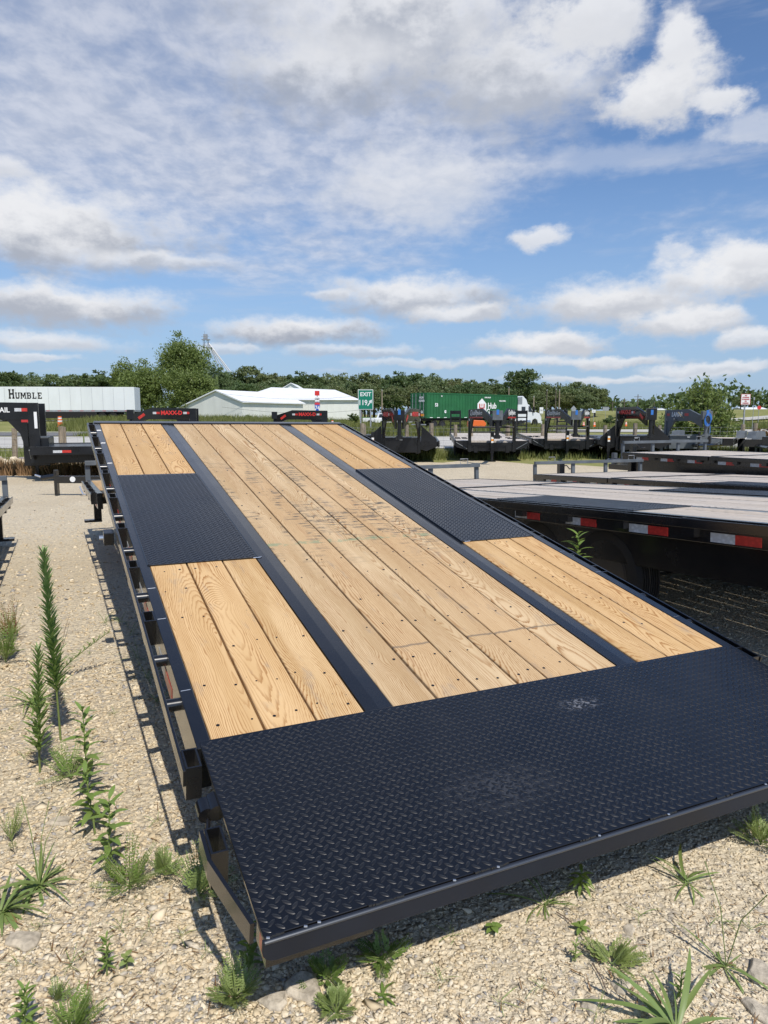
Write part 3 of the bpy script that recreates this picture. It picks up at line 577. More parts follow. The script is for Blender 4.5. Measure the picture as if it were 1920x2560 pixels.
        hr = MB(); hr.box(-.02, 2.56, 7.66, 7.72, .19, .25); hr.box(-.02, .04, 7.702, 7.76, -.16, .19); hr.box(2.50, 2.56, 7.702, 7.76, -.16, .19)
        for x in (.85, 1.63): hr.box(x, x + .07, 7.702, 7.75, -.12, .19)
        hr.build('header_rail', M_GREY, root, C, .004)
        for x in (.3, 2.2): MB().tube([(x, 7.69, .25), (x, 7.69, .33), (x + .14, 7.69, .33), (x + .14, 7.69, .25)], .007, 6).build('tie_loop', M_GALV, root, C)
        # tongue
        tg = MB()
        for s_ in (-1, 1): tg.add([], []); tg.tube([(1.27 + s_ * .49, 7.6, -.30), (1.27 + s_ * .05, 9.35, -.30)], .07, 4)
        tg.build('tongue', M_BLACK, root, C)
        j = MB(); j.box(1.21, 1.33, 8.7, 8.82, -.62, .18); j.tube([(1.27, 8.76, .18), (1.27, 8.76, .24)], .04, 10); j.box(1.17, 1.37, 8.66, 8.86, -.86, -.84); j.build('jack', M_BLACK, root, C, .004)
        j = MB(); j.tube([(1.33, 8.76, .12), (1.42, 8.76, .12), (1.42, 8.66, .05), (1.52, 8.62, .05)], .012, 8); j.build('crank_handle', M_BLACK, root, C)
        j = MB(); j.tube([(1.27, 9.3, -.3), (1.27, 9.62, -.3)], .05, 10); j.box(1.22, 1.32, 9.35, 9.45, -.48, -.1); j.build('coupler', M_GREY, root, C)
    return root
def tframe(P, az, sl):
    a = R(az); s_ = R(sl); v = Vector((sin(a) * cos(s_), cos(a) * cos(s_), sin(s_))); u = Vector((cos(a), -sin(a), 0)); return frame(P, u, v, u.cross(v))
# the main trailer, bed tipped up
MD = frame((-.618, 2.2495, .4956), (.90576, .4237, -.00823), (-.41426, .88934, .19357), (.08933, -.17192, .98105))
yaw = math.atan2(.41426, .88934) ; AZ = -math.degrees(yaw)
piv = MD @ Vector((1.27, 2.42, 0))
MCm = tframe((0, 0, 0), AZ, -1.5); q = MCm @ Vector((1.27, 2.42, 0)); MCm = T(piv - q - Vector((0, 0, .06))) @ MCm
RM = T((piv.x, piv.y, 0)) @ Matrix.Rotation(yaw, 4, 'Z')
main = tilt_trailer('tilt deck trailer with fresh yellow pine planks and a black tread plate tail', RM, MD, MCm, M_WOOD, M_WOODC)
inv_ = RM.inverted() @ MD; wb = MB().box(-.135, -.078, 2.30, 2.38, -.15, -.07).build('strap_winch', M_BLACK, main, inv_, .004); MB().tube([(-.136, 2.34, -.11), (-.16, 2.34, -.11)], .014, 8).build('winch_cap', M_CHROME, wb)
def flat(label, P, az, sl):
    M_ = tframe(P, az, sl); RM_ = M_ @ T((1.27, 2.42, -.93)); return RM_, M_
GR = 'flat tilt trailers with weathered decks'
RM1, M1 = flat('', (2.44, 3.689, .982), -24.53, -3.195)
T1 = tilt_trailer('nearest level trailer with grey weathered planks, right beside the fresh wood trailer', RM1, M1, M1, M_WEATH, M_WEATH, near=False, group=GR)
for lab, P, az, sl in (('middle one of the three level weathered trailers on the right, with grey header rail', (5.504, 6.777, .812), -19.0, -2.787),
                       ('farthest of the three level weathered trailers on the right, in front of the gooseneck row', (8.511, 8.97, .86), -23.95, -.654),
                       ('trailer almost out of the picture on the left, only its front corner showing', (-3.80, .55, .88), -24.0, -2.0)):
    c = copy_tree(T1); c['label'] = lab; r_, m_ = flat('', P, az, sl); c.matrix_basis = r_
# ------------------------------------------------------------------ gooseneck trailers (local: +y towards the coupler, x across, z up)
def goose(label, loc, rz, brand='MAXX-D', style='panel', ladders=False, ln=8.5, group='gooseneck trailers parked along the fence', axle=-3.2, tone=None, zt=1.80, hw=.77, dk=-.14):
    bm_ = tone or M_GBLK; g = empty('gooseneck_trailer', None, loc, rz); tag(g, label, 'trailer', group)
    I = Matrix.Identity(4)
    MB().box(-1.25, 1.25, -ln, -.02, .80 + dk, .86 + dk).build('deck', M_WEATH if style == 'open' else bm_, g)
    for s in (-1, 1):
        MB().box(s * 1.27 - .03, s * 1.27 + .03, -ln, 0, .68 + dk, .88 + dk).build('side_rail', bm_, g, None, .004)
        for k in range(int(ln / 1.1)):
            for i, tm in enumerate((M_TAPEW, M_TAPER)):
                y = -.5 - 1.1 * k; m = MB().box(min(s * 1.3005, s * 1.303), max(s * 1.3005, s * 1.303), y - .2 * (i + 1), y - .2 * i, .73 + dk, .79 + dk); m.build('reflective_tape', tm, g)
        MB().box(s * .55 - .06, s * .55 + .06, -ln + .4, .1, .45 + dk, .679 + dk).build('main_beam', bm_, g)
    m = MB()
    for k in range(int(ln / .6)): m.box(-1.23, 1.23, -.5 - .6 * k, -.44 - .6 * k, .70 + dk, .798 + dk)
    m.build('crossmember', bm_, g)
    for y in (axle, axle - .95):
        MB().tube([(-1.1, y, .42), (1.1, y, .42)], .05, 10).build('axle', bm_, g, None, 0, True)
        for x in (-1.12, -.86, .86, 1.12): wheel(g, T((x, y, .38)), .98)
    zb = .48 + dk
    # uprights
    for s in (-1, 1):
        MB().box(s * hw - .055, s * hw + .055, -.12, .12, zb, zt).build('upright', bm_, g, None, .006)
        # neck beam: converging plate that drops to the coupler
        a = Vector((s * hw, .12, 0)); b = Vector((s * .10, 2.25, 0)); d = (b - a); L = d.length; M_ = frame((a.x, a.y, 0), (d.x / L, d.y / L, 0), (-d.y / L, d.x / L, 0), (0, 0, 1))
        if style == 'open': poly = [(-.05, zt - .30), (-.05, zt), (L * .52, zt + .03), (L * .97, zt - .30), (L * .97, zt - .55), (L * .60, zt - .27), (L * .42, zt - .29)]
        else: poly = [(-.05, zt - .42), (-.05, zt), (L * .62, zt + .02), (L * .98, zt - .22), (L * .98, zt - .62), (L * .72, zt - .40), (L * .5, zt - .40)]
        nb = MB().prism(poly, .07, M_).build('neck_beam', M_MIRBLK if style == 'panel' else bm_, g, None, .004)
        yo = .038
        # decals on the outer face of the beam
        out_ = -s; F_ = face(M_ @ Vector((L * .30, -out_ * -yo if False else 0, zt - .17)), (d.x / L, d.y / L, 0) if s > 0 else (-d.x / L, -d.y / L, 0), (0, 0, 1))
        nz = F_.col[2].xyz
        if nz.x * s < 0: F_ = face(F_.translation, -F_.col[0].xyz, (0, 0, 1)); nz = F_.col[2].xyz
        F_.translation = F_.translation + nz * yo
        if brand == 'MAXX-D':
            text('lettering', 'MAXX-D', .20, M_RED, nb, F_, bold=.008); 
            for q in (-1, 1):
                for i, tm in enumerate((M_TAPEW, M_TAPER)): 
                    x0 = q * .56 - .13 + .13 * i; MB().box(x0, x0 + .128, -.04, .04, 0, .002, F_).build('reflective_tape', tm, nb)
            xr = L * .82; Fr = F_ @ T(((.52 * L) * (1 if F_.col[0].xyz.dot(d) > 0 else -1), -.13, 0)) @ Matrix.Rotation(-.6 if F_.col[0].xyz.dot(d) > 0 else .6, 4, 'Z')
            MB().box(-.12, .16, -.05, .05, 0, .002, Fr).build('reflective_tape', M_TAPER, nb)
        elif brand == 'Quality Trailers':
            text('lettering', 'Quality', .25, M_WHITE, nb, F_ @ T((-.22, .06, 0)), shear=.35); text('lettering', 'Trailers', .2, M_WHITE, nb, F_ @ T((.26, .05, 0)), shear=.35)
            for q in range(7):
                x0 = -.62 + q * .18
                if abs(x0) < .64: MB().box(x0, x0 + .172, -.125, -.075, 0, .002, F_).build('reflective_tape', M_DKRED if q % 2 else M_TAPEW if q == 3 else M_TAPER, nb)
        elif brand == 'LAMAR':
            text('lettering', 'LAMAR', .22, M_WHITE, nb, F_ @ T((0, -.0, 0)), bold=.010, shear=.1)
            for q in (-1, 1): MB().box(q * .6 - .12, q * .6 + .12, -.05, .05, 0, .002, F_).build('reflective_tape', M_DKRED, nb)
        elif brand == 'TRAIL':
            text('lettering', 'TRAIL', .165, M_WHITE, nb, F_ @ T((.03, -.01, 0)), bold=.004)
            MB().box(.80, .87, -.45, -.05, 0, .002, F_).build('label_sticker', M_WHITE, nb); MB().box(.50, .68, -.30, -.24, 0, .002, F_).build('label_sticker', M_DKRED, nb)
            for i, tm in enumerate((M_TAPEW, M_TAPER)): x0 = .36 + .16 * i; MB().box(x0, x0 + .158, -.04, .04, 0, .002, F_).build('reflective_tape', tm, nb)
        # knee plates from neck to upright
        if style == 'open': MB().prism([(.04, zt - .29), (.34, zt - .29), (.04, zt - .95)], .05, M_).build('knee_plate', bm_, g)
        else: MB().prism([(.02, zt - .41), (.5, zt - .41), (.20, zt - .75), (.12, .85), (.02, .85)], .05, M_).build('knee_plate', bm_, g)
        # stickers
        Fs = face((s * hw, .1215, 1.45), (-1, 0, 0), (0, 0, 1)); MB().box(-.04, .04, -.04, .04, 0, .002, Fs).build('warning_sticker', M_WHITE, g)
        if style == 'panel': MB().prism([(0, 0), (.03, .80), (.54, .34), (.58, .1), (.2, -.06)], .03, frame((s * (hw + .05), .0, .60 + dk), (s, 0, 0), (0, s, 0), (0, 0, 1))).build('side_gusset', bm_, g)
        else:
            MB().prism([(.05, .22), (.47, .22), (.47, .0), (.05, -.12)], .03, frame((s * hw, .0, .64 + dk), (s, 0, 0), (0, s, 0), (0, 0, 1))).build('side_gusset', bm_, g)
            MB().tube([(s * .86, .05, .58 + dk), (s * 1.24, .02, .80 + dk)], .015, 6).build('brace_rod', M_GREY, g)
    # cross bars between the neck beams, coupler tube
    MB().box(-hw + .056, hw - .056, -.06, .06, .50 + dk, (.80 if style == 'open' else .56) + dk).build('front_beam', bm_, g)
    if style == 'open':
        MB().tube([(-hw + .06, 0, 1.02), (hw - .06, 0, 1.02)], .025, 8).build('cross_bar', bm_, g); MB().tube([(-hw + .06, .5, 1.20), (hw - .06, .5, 1.20)], .03, 8).build('cross_bar', bm_, g)
    else:
        b_ = MB().box(-hw + .057, hw - .057, -.30, .28, .36 if dk else .60, 1.08 + dk * 1.6).build('tool_box', bm_, g, None, .01); MB().box(-hw + .065, hw - .065, -.29, .27, 1.082 + dk * 1.6, 1.10 + dk * 1.6).build('box_lid', M_GREY, b_)
        MB().box(-.05, .05, .28, .30, 1.0 + dk * 1.6, 1.05 + dk * 1.6).build('latch', M_CHROME, b_)
        MB().tube([(-hw + .06, .7, zt - .34), (hw - .06, .7, zt - .34)], .035, 8).build('cross_bar', bm_, g)
    MB().box(-.16, .16, 2.15, 2.38, 1.45, zt - .05).build('coupler_box', M_GREY if style != 'panel' else bm_, g, None, .006)
    MB().tube([(0, 2.26, zt - .05), (0, 2.26, .98)], .065, 12).build('coupler_tube', bm_, g, None, 0, True)
    m = MB().tube([(0, 2.26, .98), (0, 2.26, .86)], .10, 12); m.box(-.14, .14, 2.2, 2.34, .90, .94); m.build('coupler', bm_, g)
    MB().box(-.04, .04, 2.3815, 2.384, 1.62, 1.78).build('blue_tag', M_BLUE, g)
    # jacks
    for x, z in (((.95, .02),) if style != 'open' else ((0, .02),)):
        j = MB(); y = .28 if style == 'open' else .22; j.box(x - .055, x + .055, y - .055 if style != 'open' else .065, y + .055, .30, 1.05); j.box(x - .04, x + .04, y - .04, y + .04, .03, .30); j.box(x - .12, x + .12, y - .12, y + .12, 0, .03); jo = j.build('jack_leg', bm_, g)
        MB().box(x - .04, x + .04, y + .0555, y + .058, .66, .86).build('warning_sticker', M_WHITE, jo); MB().box(x - .04, x + .04, y + .0555, y + .059, .72, .79).build('warning_sticker', M_AMBER, jo)
    if ladders:
        for x in (-1.0, 1.0):
            m = MB()
            for s in (-1, 1): m.box(x + s * .24 - .035, x + s * .24 + .035, -ln - .06, -ln + .0, .36, 1.86)
            for k in range(7): m.box(x - .215, x + .215, -ln - .05, -ln - .01, .48 + .20 * k, .54 + .20 * k)
            m.box(x - .215, x + .215, -ln - .05, -ln - .01, 1.72, 1.85); m.build('loading_ramp', bm_, g)
    return g
def yawto(px, D, ang): p = pt(px, 1100, D); return (p.x, D, 0), ang
def facecam(px, D, dx): # the front (deck edge) at column px; trailer runs back, leaning dx metres per metre
    X = (px - 960) / F * D * 1.0; return (X, D, 0), math.pi + math.atan(dx)
l, a = facecam(1003, 24.2, -.05); goose('gooseneck with glossy black panels, nearest to the right edge of the fresh deck', l, a, 'MAXX-D', 'panel', ln=6.0, hw=.60)
l, a = facecam(1228, 25.0, -.076); goose('open gooseneck with upright ladder ramps in front of the green container truck', l, a, 'Quality Trailers', 'open', True, 11.5, axle=-2.2)
l, a = facecam(1414, 27.0, -.12); goose('second open gooseneck, between the ladder ramps and the black panelled one', l, a, 'Quality Trailers', 'open', True, 9.5, axle=-2.2)
l, a = facecam(1583, 26.0, -.12); G4 = goose('black gooseneck with wide side gussets, left of the one with the blue hose', l, a, 'MAXX-D', 'panel', ln=7.0, hw=.62, zt=1.88)
l, a = facecam(1712, 27.0, -.13); G5 = goose('dark grey gooseneck with a coiled blue hose in front of the bushy tree', l, a, 'LAMAR', 'panel2', ln=7.0, tone=M_GREY, hw=.74)
# side-on goosenecks on the left, couplers pointing left
goose('large gooseneck seen side-on at the left edge, white lettering on its neck', (-8.72, 18.0, 0), R(90 + 17), 'TRAIL', 'panel2', ln=4.6, axle=-2.6, zt=1.90, hw=.5, dk=-.02)
goose('side-on gooseneck whose neck shows above the left half of the wood deck', (-7.1, 26.8, 0), R(90 + 10), 'MAXX-D', 'panel', ln=3.6, axle=-2.0, zt=1.86, hw=.5)
goose('side-on gooseneck whose neck shows above the middle of the wood deck', (-2.70, 32.6, 0), R(90 + 3), 'MAXX-D', 'panel', ln=2.6, axle=-1.6, zt=1.82, hw=.5)
# hose and chain on the gooseneck beside the bush
m = MB(); p0 = G5.matrix_basis
for k in range(5):
    m.tube([p0 @ Vector((-.02 + .10 * cos(q * pi / 8) + .012 * k, 2.42 + .02 * k, 1.50 + .19 * sin(q * pi / 8) - .02 * k)) for q in range(17)], .012, 6)
m.tube([p0 @ Vector((-.1, 2.4, 1.25)), p0 @ Vector((-.12, 2.35, 1.0)), p0 @ Vector((-.05, 2.3, .9))], .012, 6)
tag(m.build('air_hose', M_HOSE), 'coiled blue hose hanging on the coupler of the grey gooseneck', 'hose')
m = MB(); m.tube([p0 @ Vector((.62 - 1.0 * q / 10, 1.0 + 1.1 * q / 10, 1.72 - .42 * sin(pi * q / 10))) for q in range(11)], .012, 6)
tag(m.build('safety_chain', M_RUST), 'dull yellow safety chain sagging under the grey neck', 'chain')
# small hitch of a bumper-pull trailer left of the main deck
hx = gp(160, 1240); hq = empty('trailer_hitch', None, (hx.x, hx.y, 0), 0); tag(hq, 'black adjustable trailer hitch on a tongue, left of the raised deck, with hanging chain', 'trailer hitch')
MB().box(-.1, 3.4, -.06, .06, .26, .40).build('tongue', M_BLACK, hq, None, .004)
MB().tube([(3.0, .0, .4), (3.0, 0, 1.0)], .0, 4) if False else None
m = MB(); m.box(-.16, -.10, -.05, .05, .02, .52); m.tube([(-.13, -.06, .45), (-.13, .06, .45)], .02, 8); m.tube([(-.16, 0, .40), (-.42, 0, .36)], .05, 10); m.build('coupler', M_BLACK, hq)
MB().tube([(-.36, 0, .36), (-.55, 0, .42)], .02, 8).build('coupler_latch', M_CHROME, hq)
MB().tube([(.22, -.062, .34), (.22, -.07, .34)], .055, 16).build('round_decal', M_WHITE, hq)
m = MB(); m.tube([(.36, -.09, .2), (.42, -.1, .05), (.6, -.12, .01), (.9, -.16, .01), (1.2, -.1, .03), (1.4, -.1, .15)], .016, 6); m.build('chain', M_CHROME, hq)
m = MB(); m.tube([(1.05, -.1, .35), (1.05, -.1, 1.02)], .07, 12); m.box(.95, 1.15, -.2, .0, .0, .02); jo = m.build('jack', M_BLACK, hq); MB().tube([(1.05, -.1, 1.02), (1.05, -.1, 1.10)], .075, 12).build('jack_cap', M_GALV, jo)
MB().box(.70, 1.3, -.068, -.062, .16, .24).build('reflective_tape', M_TAPEW, hq); MB().box(1.30, 1.6, -.068, -.062, .22, .30).build('reflective_tape', M_TAPER, hq)
# ------------------------------------------------------------------ small car haulers at the right
def hauler(label, loc, rz):
    g = empty('car_hauler', None, loc, rz); tag(g, label, 'trailer', 'low trailers parked at the right of the row')
    for k in range(9): MB().cbox(-.98 + k * .218, -.98 + k * .218 + .21, -4.6, 0, .62, .66).build('plank', M_WEATH, g)
    for s in (-1, 1):
        MB().box(s * 1.02 - .04, s * 1.02 + .04, -4.7, .05, .48, .72).build('side_rail', M_BLACK, g, None, .005)
        MB().prism([(-3.1, .72), (-2.9, .98), (-1.5, .98), (-1.3, .72)], .30, frame((s * 1.2, 0, 0), (0, 1, 0), (-1, 0, 0), (0, 0, 1))).build('fender', M_GREY, g)
        for y in (-1.85, -2.6): wheel(g, T((s * 1.2, y, .34)), .88)
    MB().box(-1.06, 1.06, .05, .13, .46, .74).build('front_rail', M_BLACK, g, None, .005)
    MB().tube([(-.7, .1, .5), (0, 1.5, .5)], .06, 4).build('tongue_beam', M_BLACK, g); MB().tube([(.7, .1, .5), (0, 1.5, .5)], .06, 4).build('tongue_beam', M_BLACK, g)
    j = MB().tube([(0, 1.3, .1), (0, 1.3, 1.0)], .045, 10); j.box(-.1, .1, 1.2, 1.4, 0, .04); j.build('jack', M_BLACK, g)
    MB().box(-.35, .35, .5, .85, .56, .86).build('tongue_box', M_BLACK, g, None, .01)
    return g
hauler('low car trailer with tan planks just right of the bushy tree', (12.3, 27.5, 0), R(150)); hauler('low black car trailer at the right edge of the picture', (14.1, 25.5, 0), R(140))
# ------------------------------------------------------------------ fence: posts and wire
fence = empty('wire_fence', None, (0, 21, 0)); tag(fence, 'old wooden post and wire fence between the lot and the road', 'fence')
PX = [(40, 21.0), (155, 21.0), (505, 25), (1, 21)]
fxs = [(-16.6, 21), (-13.4, 21), (-11.9, 21.2), (-9.62, 21.4), (-8.6, 26.5), (-7.6, 31), (-3.2, 36), (-.9, 33)] 
for px, D in ((38, 21.2), (155, 21.2), (905, 30), (1017, 30), (1077, 30), (1138, 30), (1178, 30.5), (1268, 30.5), (1354, 31), (1436, 31), (1510, 31), (1583, 31), (1642, 31), (1853, 31.5), (1881, 31.5)): fxs.append(((px - 960) / F * D, D))
for x, D in fxs:
    hgt = 1.18 + .12 * random.random(); r = random.uniform(.075, .11); m = MB(); lean = random.uniform(-.05, .05); m.tube([(x, D, -.1), (x + lean * .5, D, hgt * .5), (x + lean, D, hgt)], [r, r * .97, r * .93], 9); m.build('post', M_POST, fence, T((0, -21, 0)))
sx_ = sorted(fxs); 
for z in (.15, .35, .55, .75, .92, 1.08):
    m = MB()
    for (x0, d0), (x1, d1) in zip(sx_, sx_[1:]): m.tube([(x0, d0 - .1, z), (x1, d1 - .1, z + random.uniform(-.02, .02))], .004, 3, False)
    m.build('wire', M_GALV, fence, T((0, -21, 0)))
m = MB()
for (x0, d0), (x1, d1) in zip(sx_, sx_[1:]):
    n = max(1, int(abs(x1 - x0) / .32))
    for k in range(n): q = (k + .5) / n; m.tube([(x0 + (x1 - x0) * q, d0 + (d1 - d0) * q - .1, .05), (x0 + (x1 - x0) * q + .01, d0 + (d1 - d0) * q - .1, 1.08)], .0028, 3, False)
tag(m.build('mesh_wires', M_GALV, fence, T((0, -21, 0))), kind='stuff')
MB().tube([((213 - 960) / F * 21.5, 21.5, 0), ((213 - 960) / F * 21.5, 21.5, 1.05)], .02, 6).build('steel_post', M_STEM, fence, T((0, -21, 0)))
# ------------------------------------------------------------------ semi trailers
def white_semi():
    D = 86.0; z0 = gz(-30, 86) ; xr = (344 - 960) / F * D; rz = R(4.5)
    g = empty('semi_trailer', None, (xr, D, z0 + .05), rz); tag(g, 'long white box semi trailer on the highway at the left, black lettering on its side', 'truck')
    b = MB().box(-16.2, 0, 0, 2.6, 1.28, 4.02).build('box_body', M_VAN, g, None, .03)
    for k in range(1, 13): MB().box(-16.2 + k * 1.25 - .012, -16.2 + k * 1.25 + .012, -.004, 0, 1.32, 3.9).build('panel_seam', M_GALV, b)
    MB().box(-16.2, 0, -.02, 2.62, 1.10, 1.278).build('bottom_rail', M_GALV, g)
    for k in range(12): MB().box(-15.5 + k * 1.3, -15.1 + k * 1.3, -.024, -.0205, 1.18, 1.24).build('reflective_tape', M_DKRED, g)
    MB().box(-13.4, -4.6, -.01, .03, .35, 1.095).build('side_skirt', M_RUB, g)
    for x in (-3.9, -2.6):
        for y in (.15, 2.4): wheel(g, T((x, y, .5)) @ Matrix.Rotation(pi / 2, 4, 'Z'), 1.32)
        MB().tube([(x, .2, .5), (x, 2.4, .5)], .07, 8).build('axle', M_RUB, g)
    MB().box(-4.6, -1.9, .3, 2.3, .75, 1.09).build('bogie', M_RUB, g); MB().box(-.3, -.2, .2, 2.4, .45, 1.09).build('rear_guard', M_RUB, g)
    MB().tube([(-11.5, .1, .5), (-11.5, .35, .5)], .5, 16).build('spare_wheel', M_RUB, g)
    for x in (-15.2, -14.0): 
        for y in (.15, 2.4): wheel(g, T((x, y, .5)) @ Matrix.Rotation(pi / 2, 4, 'Z'), 1.32)
    # slab-serif lettering, built from bars
    glyph = {'H': [(0, 0, .3, 1), (.7, 0, 1, 1), (.3, .42, .7, .6), (-.08, 0, .38, .14), (-.08, .86, .38, 1), (.62, 0, 1.08, .14), (.62, .86, 1.08, 1)],
             'U': [(.05, .18, .32, 1), (.68, .18, .95, 1), (.15, 0, .85, .22), (-.06, .86, .4, 1), (.6, .86, 1.06, 1)], 'M': [(0, 0, .24, 1), (.9, 0, 1.14, 1), (.24, .5, .42, .95), (.42, .2, .72, .65), (.72, .5, .9, .95), (-.07, 0, .32, .13), (.82, 0, 1.22, .13), (-.07, .87, .24, 1), (.9, .87, 1.22, 1)],
             'B': [(.06, 0, .34, 1), (-.05, 0, .75, .16), (-.05, .84, .72, 1), (.3, .43, .75, .57), (.66, .1, .94, .48), (.64, .52, .9, .9)], 'L': [(.08, 0, .36, 1), (-.05, 0, .9, .16), (-.05, .86, .5, 1), (.72, 0, .9, .36)], 'E': [(.08, 0, .36, 1), (-.05, 0, .9, .16), (-.05, .84, .88, 1), (.36, .42, .66, .58), (.74, 0, .9, .32), (.72, .68, .88, 1)]}
    x = -14.45
    for i, ch in enumerate('HUMBLE'):
        h = 1.12 if i == 0 else .74; w = .58 if i == 0 else .50; z = 2.62
        m = MB()
        for (a, b_, c, d) in glyph[ch]: m.box(x + a * w, x + c * w, -.012, -.005 - .0007 * (a % .3), z + b_ * h, z + d * h)
        m.build('lettering', M_RUB, g); x += w * (1.42 if ch == 'M' else 1.24)
white_semi()
def green_truck():
    p0 = pt(1066, 1060, 80.0); p1 = pt(1296, 1060, 91.0); d = Vector((p1.x - p0.x, p1.y - p0.y, 0)); L = d.length; rz = math.atan2(d.y, d.x)
    g = empty('container_truck', None, (p0.x, p0.y, .06), rz); tag(g, 'white lorry pulling a long dark green container on the road behind the goosenecks', 'truck')
    L = 16.2; b = MB().box(0, L, 0, 2.6, 1.30, 4.10).build('container', M_GREENC, g, None, .02)
    n = 66
    for k in range(n):
        x = .15 + (L - .3) * k / n
        if abs(x - 6.9) < .0: continue
        MB().prism([(x, 1.45), (x + .12, 1.45), (x + .12, 3.95), (x, 3.95)], .03, T((0, -.012, 0))).build('corrugation', M_GREENC, b) if k % 2 == 0 else None
    for x in (0, 2.0, 13.4, L - .12): MB().box(x, x + .12, -.035, -.0, 1.3, 4.1).build('corner_post', M_GREENC, b)
    MB().box(0, L, -.04, .0, 3.98, 4.11).build('top_rail', M_GREENC, b); MB().box(0, L, -.04, .0, 1.28, 1.42).build('bottom_rail', M_GREENC, b)
    for k in range(14): MB().box(.5 + k * 1.15, .95 + k * 1.15, -.044, -.041, 1.32, 1.38).build('reflective_tape', M_WHITE, b)
    # rear doors
    for y in (.1, 1.32):
        dr = MB().box(-.05, 0, y, y + 1.18, 1.38, 4.02).build('door', M_GREENC, b); 
        for yy in (.3, .85): MB().tube([(-.08, y + yy, 1.4), (-.08, y + yy, 4.0)], .025, 6).build('lock_rod', M_GALV, dr)
        for z in (1.9, 2.5, 3.1, 3.7): MB().box(-.075, -.051, y + .04, y + 1.12, z - .1, z + .1).build('door_rib', M_GREENC, dr)
    def FF(x, z): return face((x, -.045, z), (1, 0, 0), (0, 0, 1))
    def FR(y, z): return face((-.09, y, z), (0, -1, 0), (0, 0, 1))
    lg = MB(); lg.prism([(8.55, 1.45), (10.15, 1.45), (10.15, 3.0), (9.35, 3.62), (8.55, 3.0)], .006, T((0, -.046, 0))); lo = lg.build('house_logo', M_WHITE, b)
    for (a0, a1, z0, z1) in ((8.85, 9.05, 1.75, 2.32), (9.65, 9.85, 1.75, 2.32), (9.05, 9.65, 2.2, 2.32), (8.85, 9.05, 2.42, 2.98), (9.65, 9.85, 2.42, 2.98), (9.05, 9.65, 2.42, 2.54), (9.28, 9.42, 1.75, 2.1), (9.28, 9.42, 2.64, 2.98)): MB().box(a0, a1, -.052, -.0495, z0, z1).build('logo_bar', M_DKRED, lo)
    text('lettering', 'Hub', .95, M_WHITE, b, FF(11.25, 2.72), bold=.03); text('lettering', 'Group', .95, M_WHITE, b, FF(11.45, 2.0), bold=.03)
    text('lettering', '53', .5, M_WHITE, b, FF(1.55, 2.75), bold=.02); text('lettering', '53', .36, M_WHITE, b, FF(14.9, 2.0), bold=.01); text('lettering', 'G', .4, M_WHITE, b, FF(3.0, 2.0), bold=.03)
    text('lettering', 'HGIU 537836', .22, M_WHITE, b, FF(13.2, 3.35), bold=.01); text('lettering', 'HUB GROUP', .2, M_WHITE, b, FF(10.4, 3.72), bold=.01); text('lettering', '53', .2, M_WHITE, b, FF(2.4, 3.75), bold=.01)
    text('lettering', 'HGIU', .3, M_WHITE, b, FR(.7, 3.55), bold=.01); text('lettering', '537836', .3, M_WHITE, b, FR(.7, 3.2), bold=.01); text('lettering', '53', .36, M_WHITE, b, FR(.7, 1.95), bold=.02)
    MB().box(-.095, -.091, .3, .8, 1.5, 1.75).build('placard', M_AMBER, b)
    MB().box(.3, L - 1, .4, 2.2, 1.0, 1.279).build('chassis_frame', M_RUB, g)
    for x in (1.4, 2.7, 13.9, 15.2):
        for y in (.2, 2.4): wheel(g, T((x, y, .5)) @ Matrix.Rotation(pi / 2, 4, 'Z'), 1.32)
        MB().tube([(x, .3, .5), (x, 2.3, .5)], .07, 8).build('axle', M_RUB, g)
    MB().box(.0, .15, .2, 2.4, .5, .62).build('rear_guard', M_GALV, g)
    for y in (.5, 2.1): MB().box(11.6, 11.75, y - .06, y + .06, .1, 1.0).build('landing_leg', M_RUB, g)
    # tractor
    pf = [(16.6, 1.0), (16.6, 3.95), (17.6, 4.05), (18.3, 3.6), (18.6, 3.05), (18.9, 2.95), (19.75, 2.15), (21.2, 1.85), (21.6, 1.3), (21.6, .6), (20.9, .55), (20.7, 1.0), (20.2, 1.18), (19.7, 1.0), (19.5, .55), (17.0, .55)]
    cb = MB().prism(pf, 2.3, T((0, 1.3, 0))).build('cab', M_CABW, g, None, .06)
    MB().prism([(18.75, 2.05), (18.75, 2.8), (19.1, 2.75), (19.6, 2.05)], .02, T((0, .14, 0))).build('side_window', M_GLASS, cb); MB().prism([(17.3, 2.2), (17.3, 2.7), (18.1, 2.7), (18.1, 2.2)], .02, T((0, .14, 0))).build('sleeper_window', M_GLASS, cb)
    MB().prism([(16.55, 3.0), (16.55, 3.9), (17.4, 3.95), (17.4, 3.0)], .02, T((0, .14, 0))).build('wind_fairing', M_GALV, cb)
    MB().add([(18.93, .3, 2.92), (19.72, .3, 2.18), (19.72, 2.3, 2.18), (18.93, 2.3, 2.92)], [(0, 1, 2, 3)], T((.02, 0, .02))).build('windscreen', M_GLASS, cb)
    MB().box(19.55, 19.75, -.12, .08, 1.95, 2.7).build('mirror', M_RUB, cb); MB().box(21.3, 21.65, .2, .55, 1.0, 1.3).build('headlight', M_CHROME, cb); MB().box(21.55, 21.75, .15, 2.45, .45, .85).build('bumper', M_CABW, cb)
    for x in (16.9 + .3, 20.2):
        for y in (.2, 2.4): wheel(g, T((x, y, .5)) @ Matrix.Rotation(pi / 2, 4, 'Z'), 1.32)
    MB().tube([(17.6, .1, .75), (18.9, .1, .75)], .28, 12).build('fuel_tank', M_CHROME, g, None, 0, True)
green_truck()
